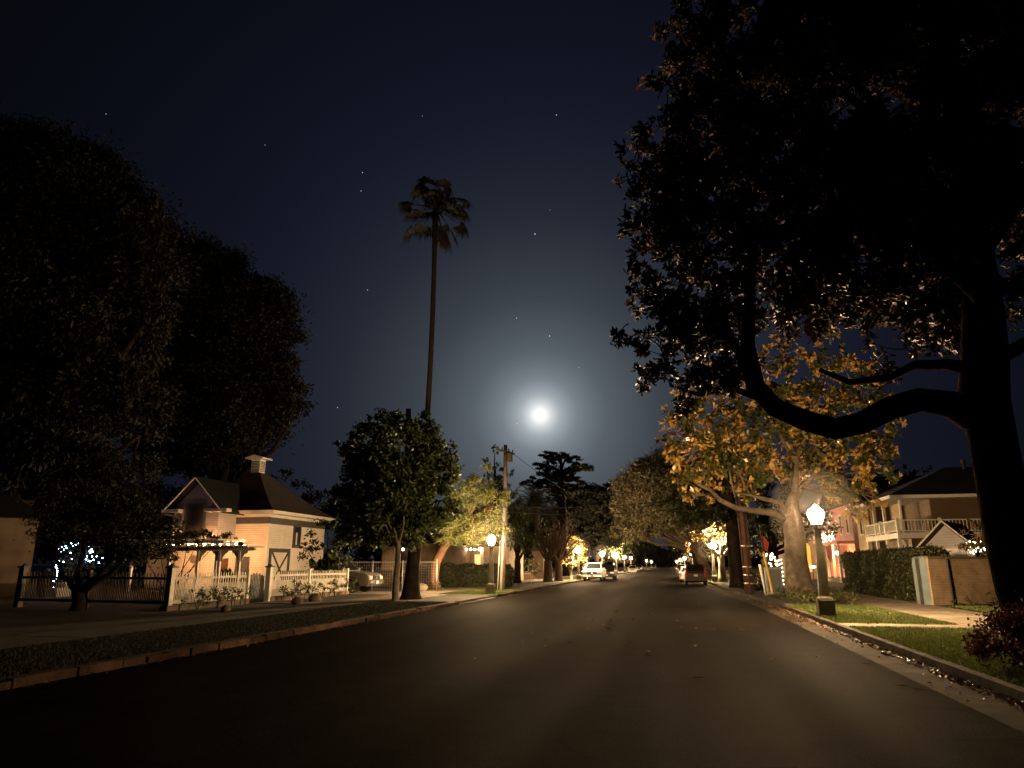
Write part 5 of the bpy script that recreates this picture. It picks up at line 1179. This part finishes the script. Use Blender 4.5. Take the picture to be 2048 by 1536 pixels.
for (x, y) in ((hx0 - .3, hy0 - .2), (hx0 - .3, hy0 + 3.9), (hx0 - .3, hy0 + 8), (hx0 + 2.4, hy0 - .2), (hx0 + 5.5, hy0 - .2)): MB().box(x - .09, x + .09, y - .09, y + .09, FZ, FZ + 1.0).build('railing_post', 'white_paint', th_)
for (x, y) in ((hx0 - .25, hy0 + 2.8), (hx0 - .25, hy0 + 5.4)): MB().box(x - .1, x + .1, y - .1, y + .1, FZ, 6.15).build('column', 'white_paint', th_)
for (x, y) in ((hx0 - .25, hy0 + .0), (hx0 - .25, hy0 + 2.8), (hx0 - .25, hy0 + 5.4), (hx0 - .25, hy0 + 7.9)): MB().box(x - .1, x + .1, y - .1, y + .1, .1, FZ - .38).build('column', 'white_paint', th_)
MB().box(hx0 + .02, hx0 + .14, hy0 - .02, hy0 + .14, FZ, 6.1).build('column', 'white_paint', th_)
MB().box(hx0 - .7, hx1 + .5, hy0 - .6, hy1 + .6, 6.2, 6.42).build('eave', 'white_paint', th_)
m = MB(); ra, rb, rc_ = hx0 - .75, hx1 + .55, 6.425
m.add([(ra, hy0 - .65, rc_), (rb, hy0 - .65, rc_), (rb, hy1 + .65, rc_), (ra, hy1 + .65, rc_), (hx0 + 5.2, hy0 + 5.5, 9.0), (hx1 - 3, hy0 + 5.5, 9.0), (hx1 - 3, hy1 - 5.5, 9.0), (hx0 + 5.2, hy1 - 5.5, 9.0)], [(0, 1, 5, 4), (1, 2, 6, 5), (2, 3, 7, 6), (3, 0, 4, 7), (4, 5, 6, 7), (0, 3, 2, 1)]); m.build('roof', 'shingle_black', th_)
MB().tube([(hx0 + 6.4, hy0 + 5, 8.6), (hx0 + 6.4, hy0 + 5, 9.5)], .16, 8).build('vent_pipe', 'iron_black', th_)
def wbox(parent, x0, x1, y, z0, z1, pane='window_glass', fr='white_paint', w=.12):
    f = MB().box(x0 - w, x0, y - .06, y + .0, z0 - w, z1 + w).box(x1, x1 + w, y - .06, y, z0 - w, z1 + w).box(x0, x1, y - .06, y, z1, z1 + w).box(x0, x1, y - .06, y, z0 - w, z0).build('window', fr, parent); MB().box(x0, x1, y - .03, y - .004, z0, z1).build('pane', pane, f)
wbox(th_, hx0 + 6.1, hx0 + 7.3, hy0 + .598, 4.3, 6.05); wbox(th_, hx0 + 3.2, hx0 + 6.4, hy0 + .598, 1.0, 2.2); wbox(th_, hx0 + 8.4, hx0 + 9.6, hy0 + .598, 1.0, 2.2)
def wboxx(parent, x, y0, y1, z0, z1, pane='window_glass', w=.12):
    f = MB().box(x - .06, x, y0 - w, y0, z0 - w, z1 + w).box(x - .06, x, y1, y1 + w, z0 - w, z1 + w).box(x - .06, x, y0, y1, z1, z1 + w).box(x - .06, x, y0, y1, z0 - w, z0).build('window', 'white_paint', parent); MB().box(x - .03, x - .004, y0, y1, z0, z1).build('pane', pane, f)
wboxx(th_, hx0 - .002, hy0 + 10.2, hy0 + 10.9, 4.2, 5.7); wboxx(th_, hx0 - .002, hy0 + 9.2, hy0 + 10.1, .9, 2.5); wboxx(th_, hx0 + .698, hy0 + 1.2, hy0 + 2.2, 1.0, 2.5)
MB().tube([(hx0 - .35, hy0 + 7.7, FZ - .3), (hx0 - .1, hy0 + 8.1, FZ - .9), (hx0 - .06, hy0 + 8.3, .2)], .05, 7).build('downspout', 'white_paint', th_)

# small gabled garage in front of it, lit flowering bush
gg = thing('gabled_garage', 'small white trimmed gabled outbuilding behind the brick wall', 'garage', (14.6, 40.5, .11))
gr = Matrix.Rotation(R_(-30), 4, 'Z'); go = at(1905, 1150, 41.0); go.z = 0
def G(x, y, z): v = gr @ Vector((x, y, z)); return (v.x + go.x, v.y + go.y, v.z)
m = MB(); m.add([G(*p) for p in ((-1.15, 0, .1), (1.15, 0, .1), (1.15, 4, .1), (-1.15, 4, .1), (-1.15, 0, 2.55), (1.15, 0, 2.55), (1.15, 4, 2.55), (-1.15, 4, 2.55), (0, 0, 3.7), (0, 4, 3.7))], [(0, 3, 2, 1), (0, 1, 5, 8, 4), (1, 2, 6, 5), (2, 3, 7, 9, 6), (3, 0, 4, 7), (4, 8, 9, 7), (8, 5, 6, 9)]); m.build('wall', 'gable_boards', gg)
m = MB(); q = [(-1.75, 2.1), (0, 3.9), (1.75, 2.1), (1.75, 1.98), (0, 3.76), (-1.75, 1.98)]; m.add([G(x, -.75, z) for x, z in q] + [G(x, 4.4, z) for x, z in q], [(0, 1, 4, 5), (1, 2, 3, 4), (11, 10, 7, 6), (10, 9, 8, 7), (0, 6, 7, 1), (1, 7, 8, 2), (5, 4, 10, 11), (4, 3, 9, 10), (0, 5, 11, 6), (2, 8, 9, 3)]); m.build('roof', 'shingle', gg)
m = MB(); m.bar(G(-1.78, -.78, 2.05), G(0, -.78, 3.86), .05, .14, (0, 1, 0)).bar(G(0, -.78, 3.86), G(1.78, -.78, 2.05), .05, .14, (0, 1, 0)); m.build('bargeboard', 'white_paint', gg)
m = MB(); m.bar(G(-1.2, -.05, 2.35), G(1.2, -.05, 2.35), .08, .3); m.build('eave_board', 'white_paint', gg)
lb = [pxclump(1945, 1075, 30, 28, 38), pxclump(1960, 1045, 22, 20, 38), pxclump(1930, 1100, 26, 16, 37.6), pxclump(1975, 1100, 24, 22, 38)]
tree('flowering_bush', 'tall leafy bush behind the brick wall lit from within by bulbs', 'bush', (tuple(at(1955, 1150, 38).xy)) + (.1,), lb, .09, 'bark_grey', 'leaf_gold', 14, 110, .2, .08, twigs=5, fork=.3)
bs = thing('fairy_light', 'warm white fairy lights glowing in the bush behind brick wall', 'string lights', at(1955, 1090, 38.3)); pts = []
for k in range(34): pts.append(at(1932 + random.uniform(0, 46), 1082 + random.uniform(0, 26), 38.3 + random.uniform(-.5, .5)))
MB().tube(pts, .006, 4).build('cable', 'iron_black', bs)
for p in pts: MB().ball(p, .03, 6, 4).build('bulb', 'white_bulb', bs)
foliage_only('dark_shrub', 'dark low shrub row peeping over the brick wall', 'bush', [(12.0 + k * .6, 35.2 + k * .5, 1.72, .5, .4, .38) for k in range(5)], 'leaf_dark', 16, 160, .14, .08, (13.2, 36.2, .11))

# pink house with lit balcony beyond
ph = thing('pink_house', 'pink clapboard house with string lights on its balcony', 'house', (16.3, 72, .11))
MB().box(16.6, 26, 70.8, 82, .05, 7.2).build('wall', 'pink_boards', ph); MB().box(15.2, 16.6, 71.0, 81, .05, .5).build('porch_floor', 'concrete', ph)
m = MB(); m.prism([(70.0, 7.2), (82.6, 7.2), (76.3, 10.2)], 'x', 16.0, 26.5); m.build('roof', 'shingle_black', ph)
MB().box(15.1, 16.6, 70.9, 81, 3.55, 3.8).build('balcony', 'pink_boards', ph)
for y in (71.1, 73.6, 76.2, 78.8): MB().box(15.15, 15.35, y - .1, y + .1, .5, 3.55).build('column', 'white_paint', ph)
m = MB(); m.prism([(78.6, 3.8), (81.6, 3.8), (80.1, 6.2)], 'x', 15.0, 16.7); m.build('porch_gable', 'pink_boards', ph)
for y in (74.5, 77): wboxx(ph, 16.598, y, y + .9, 1.0, 2.7)
for y in (72.2, 74.8): wboxx(ph, 16.598, y, y + .8, 4.6, 6.3)
bl = thing('icicle_light', 'dense warm white icicle lights along the pink house balcony rail', 'string lights', (15.0, 75, 4.0))
MB().bar((15.02, 71.2, 4.75), (15.02, 79.5, 4.75), .05).build('rail', 'pink_boards', bl)
for k in range(96): MB().ball((14.98 + random.uniform(-.05, .05), 71.3 + (k % 48) * .172 + random.uniform(-.06, .06), 4.7 - random.uniform(0, .85)), .036, 5, 4).build('bulb', 'white_bulb', bl)
pl = thing('porch_lantern', 'bright porch lantern hanging under the pink house balcony', 'lantern', (15.6, 72.6, 2.9)); MB().ball((15.4, 72.6, 2.75), .12, 10, 8).build('globe', 'warm_bulb', pl); MB().tube([(15.4, 72.6, 2.87), (15.4, 72.6, 3.55)], .02, 6).build('stem', 'iron_black', pl)
m = MB(); 
for k in range(10):
    y = 72.9 + k * .3; s = lambda q: 3.4 - 1.5 * math.sin(PI * min(1, max(0, (q - 72.9) / 3.0))) ** .8
    m.add([(15.05 + .05 * (k % 2), y, 3.45), (15.05 + .05 * ((k + 1) % 2), y + .3, 3.45), (15.05 + .05 * ((k + 1) % 2), y + .3, s(y + .3) - .05), (15.05 + .05 * (k % 2), y, s(y) - .05)], [(0, 1, 2, 3)])
tag(m.build('bunting', 'red_cloth'), 'swagged red cloth bunting under the pink house balcony', 'bunting')
# beyond: ochre lit doorway house, light wrapped post, lit shrub, small lawn lights
dh = thing('ochre_cottage', 'dark cottage with a glowing ochre doorway behind the lit magnolia', 'house', tuple(at(1625, 1150, 86).xy) + (.11,))
c0 = at(1600, 1150, 86).x; c1 = at(1650, 1150, 86).x
MB().box(c0 - 1, c1 + 2, 86, 94, .05, 4.6).build('wall', 'stucco', dh); m = MB(); m.prism([(c0 - 1.6, 4.6), (c1 + 2.6, 4.6), ((c0 + c1) / 2 + .5, 7.2)], 'y', 85.4, 94.4); m.build('roof', 'shingle_black', dh)
dx = at(1613, 1150, 86).x; d_ = MB().box(dx - .55, dx + .65, 85.93, 85.99, .9, 3.6).prism([(dx - .55, 3.6), (dx + .65, 3.6), (dx + .4, 4.0), (dx + .05, 4.12), (dx - .3, 4.0)], 'y', 85.93, 85.99).build('doorway', 'lit_doorway', dh); MB().box(dx + 1.2, dx + 1.5, 85.6, 85.9, .1, 4.4).build('column', 'white_paint', dh)
wp = thing('wrapped_post', 'post wrapped in a spiral of bright white lights', 'light post', tuple(at(1561, 1150, 62).xy) + (.11,)); wc = at(1561, 1150, 62)
MB().tube([(wc.x, wc.y, .1), (wc.x, wc.y, 2.2)], .15, 10).build('post', 'bark_grey', wp)
q = [(wc.x + .19 * math.cos(k * .45), wc.y + .19 * math.sin(k * .45), .15 + k * .0235) for k in range(84)]; MB().tube(q, .026, 6).build('light_spiral', 'white_bulb', wp)
ls = [pxclump(1540, 1120, 16, 14, 63), pxclump(1545, 1135, 20, 10, 62.5)]
foliage_only('lit_shrub', 'bright green shrub sparkling with lights beyond the grey cabinet', 'bush', ls, 'leaf_pale', 14, 120, .2, .1, tuple(at(1543, 1150, 63).xy) + (.11,))
sl = thing('fairy_light', 'pale yellow fairy lights in the shrub beside the wrapped post', 'string lights', at(1542, 1118, 62)); pts = [at(1532 + random.uniform(0, 22), 1106 + random.uniform(0, 28), 61.6 + random.uniform(-.3, .3)) for _ in range(16)]
MB().tube(pts, .006, 4).build('cable', 'iron_black', sl)
for p in pts: MB().ball(p, .055, 6, 4).build('bulb', 'white_bulb', sl)
pl2 = thing('lawn_light', 'bright low lawn light glowing between magnolia trunk and lamp shaft', 'lamp', tuple(at(1625, 1133, 58).xy) + (.11,)); c_ = at(1625, 1134, 58); MB().tube([(c_.x, c_.y, .1), (c_.x, c_.y, c_.z)], .03, 6).build('stem', 'iron_black', pl2); MB().ball((c_.x, c_.y, c_.z), .14, 8, 6, (1.6, 1, .7)).build('globe', 'white_bulb', pl2)
lw = MB(); lw.box(7.4, 26, 49.8, 60, .09, .13); struct(lw.build('lawn', 'lawn'))

# ================================================================== SKY: moon, stars, world, haze
MD = Vector(ray(1080, 830)).normalized()
mo = MB().ball((0, 0, 0), 1.0, 24, 16).build('moon', 'moon_glow', smooth=True); mo.location = Vector((0, 0, EYE)) + MD * 440; mo.scale = (2.5,) * 3
tag(mo, 'bright full moon low over the street', 'moon')
sp = None
for (px, py, s) in ((725, 345, .9), (722, 382, .8), (735, 580, .8), (1033, 636, .9), (1099, 672, 1.2), (1113, 230, .9), (675, 815, .9), (212, 228, .7), (1034, 847, .8), (1158, 735, .7), (845, 232, .6), (1070, 468, 1.3), (530, 290, .6), (1100, 420, .6)):
    if sp is None: sp = MB().ball((0, 0, 0), .22, 6, 4).build('star', 'star_glow'); o = sp; tag(o, 'faint white star in the dark night sky', 'star', 'stars in the night sky')
    else: o = sp.copy(); COL.objects.link(o)
    o.location = Vector((0, 0, EYE)) + Vector(ray(px, py)).normalized() * 430; o.scale = (s,) * 3

w = bpy.data.worlds.new('World'); S.world = w; w.use_nodes = True
nt = w.node_tree; N, L = nt.nodes, nt.links; bg = N['Background']
el = math.asin(MD.z); az = math.atan2(MD.x, MD.y)
sky = N.new('ShaderNodeTexSky'); sky.sky_type = 'NISHITA'; sky.sun_disc = False; sky.sun_elevation = el; sky.sun_rotation = az; sky.dust_density = 2.0
tc = N.new('ShaderNodeTexCoord')
dp = N.new('ShaderNodeVectorMath'); dp.operation = 'DOT_PRODUCT'; dp.inputs[1].default_value = MD; L.new(tc.outputs['Generated'], dp.inputs[0])
ac = N.new('ShaderNodeMath'); ac.operation = 'ARCCOSINE'; L.new(dp.outputs['Value'], ac.inputs[0])
dv = N.new('ShaderNodeMath'); dv.operation = 'DIVIDE'; dv.inputs[1].default_value = R_(60); L.new(ac.outputs[0], dv.inputs[0])
rp = N.new('ShaderNodeValToRGB'); cr = rp.color_ramp; cr.interpolation = 'B_SPLINE'
def lin(c): return tuple(((x / 255) / 12.92 if x / 255 <= .04045 else ((x / 255 + .055) / 1.055) ** 2.4) for x in c)
stops = [(0.0, (255, 255, 255)), (.007, (255, 255, 255)), (.016, (208, 214, 218)), (.028, (158, 168, 174)), (.05, (114, 124, 131)), (.09, (83, 92, 100)), (.16, (56, 62, 70)), (.27, (31, 36, 48)), (.42, (17, 20, 33)), (.62, (9, 11, 20)), (.85, (6, 7, 10)), (1.0, (4, 4, 6))]
cr.elements[0].position = 0; cr.elements[0].color = (2.2, 2.2, 2.2, 1); cr.elements[1].position = 1; cr.elements[1].color = (*lin(stops[-1][1]), 1)
for p_, c in stops[1:-1]: e = cr.elements.new(p_); e.color = (*lin(c), 1)
L.new(dv.outputs[0], rp.inputs[0])
sc_ = N.new('ShaderNodeVectorMath'); sc_.operation = 'SCALE'; sc_.inputs['Scale'].default_value = .0001; L.new(sky.outputs[0], sc_.inputs[0])
SKYK = 1.0
s2 = N.new('ShaderNodeVectorMath'); s2.operation = 'SCALE'; s2.inputs['Scale'].default_value = SKYK; L.new(rp.outputs[0], s2.inputs[0])
ad = N.new('ShaderNodeVectorMath'); ad.operation = 'ADD'; L.new(sc_.outputs[0], ad.inputs[0]); L.new(s2.outputs[0], ad.inputs[1])
L.new(ad.outputs[0], bg.inputs['Color']); bg.inputs['Strength'].default_value = 1.0

ld = bpy.data.lights.new('moonlight', 'SUN'); ld.energy = .012; ld.angle = R_(.5); ld.color = (.8, .88, 1.0)
lo_ = bpy.data.objects.new('moonlight', ld); COL.objects.link(lo_); lo_.rotation_euler = (-MD).to_track_quat('-Z', 'Y').to_euler()

HAZE = 0.0
if HAZE:
    hm = bpy.data.materials.new('glow_haze'); hm.use_nodes = True; n_ = hm.node_tree
    n_.nodes.remove(n_.nodes['Principled BSDF']); vs_ = n_.nodes.new('ShaderNodeVolumeScatter'); vs_.inputs['Density'].default_value = HAZE; vs_.inputs['Anisotropy'].default_value = .3; vs_.inputs['Color'].default_value = (1, .93, .82, 1)
    n_.links.new(vs_.outputs[0], n_.nodes['Material Output'].inputs['Volume']); MATS['glow_haze'] = hm
    hz = MB().box(-150, 150, -40, 520, -.6, 150).build('glow_haze', 'glow_haze'); struct(hz, 'stuff')

# ================================================================== camera and render
cd = bpy.data.cameras.new('camera'); co = bpy.data.objects.new('camera', cd); COL.objects.link(co)
cd.sensor_width = 36; cd.lens = 36 * F / 2048; cd.clip_end = 3000; cd.clip_start = .05
co.location = (0, 0, EYE); co.rotation_euler = (PI / 2 + TH, 0, YAW)
S.camera = co
S.view_settings.view_transform = 'Standard'; S.view_settings.look = 'None'; S.view_settings.exposure = 0
S.cycles.use_denoising = True
S.cycles.max_bounces = 5; S.cycles.diffuse_bounces = 2; S.cycles.glossy_bounces = 2; S.cycles.transmission_bounces = 2; S.cycles.transparent_max_bounces = 4; S.cycles.volume_bounces = 0
S.cycles.sample_clamp_indirect = 2.0; S.cycles.sample_clamp_direct = 0
S.cycles.caustics_reflective = False; S.cycles.caustics_refractive = False
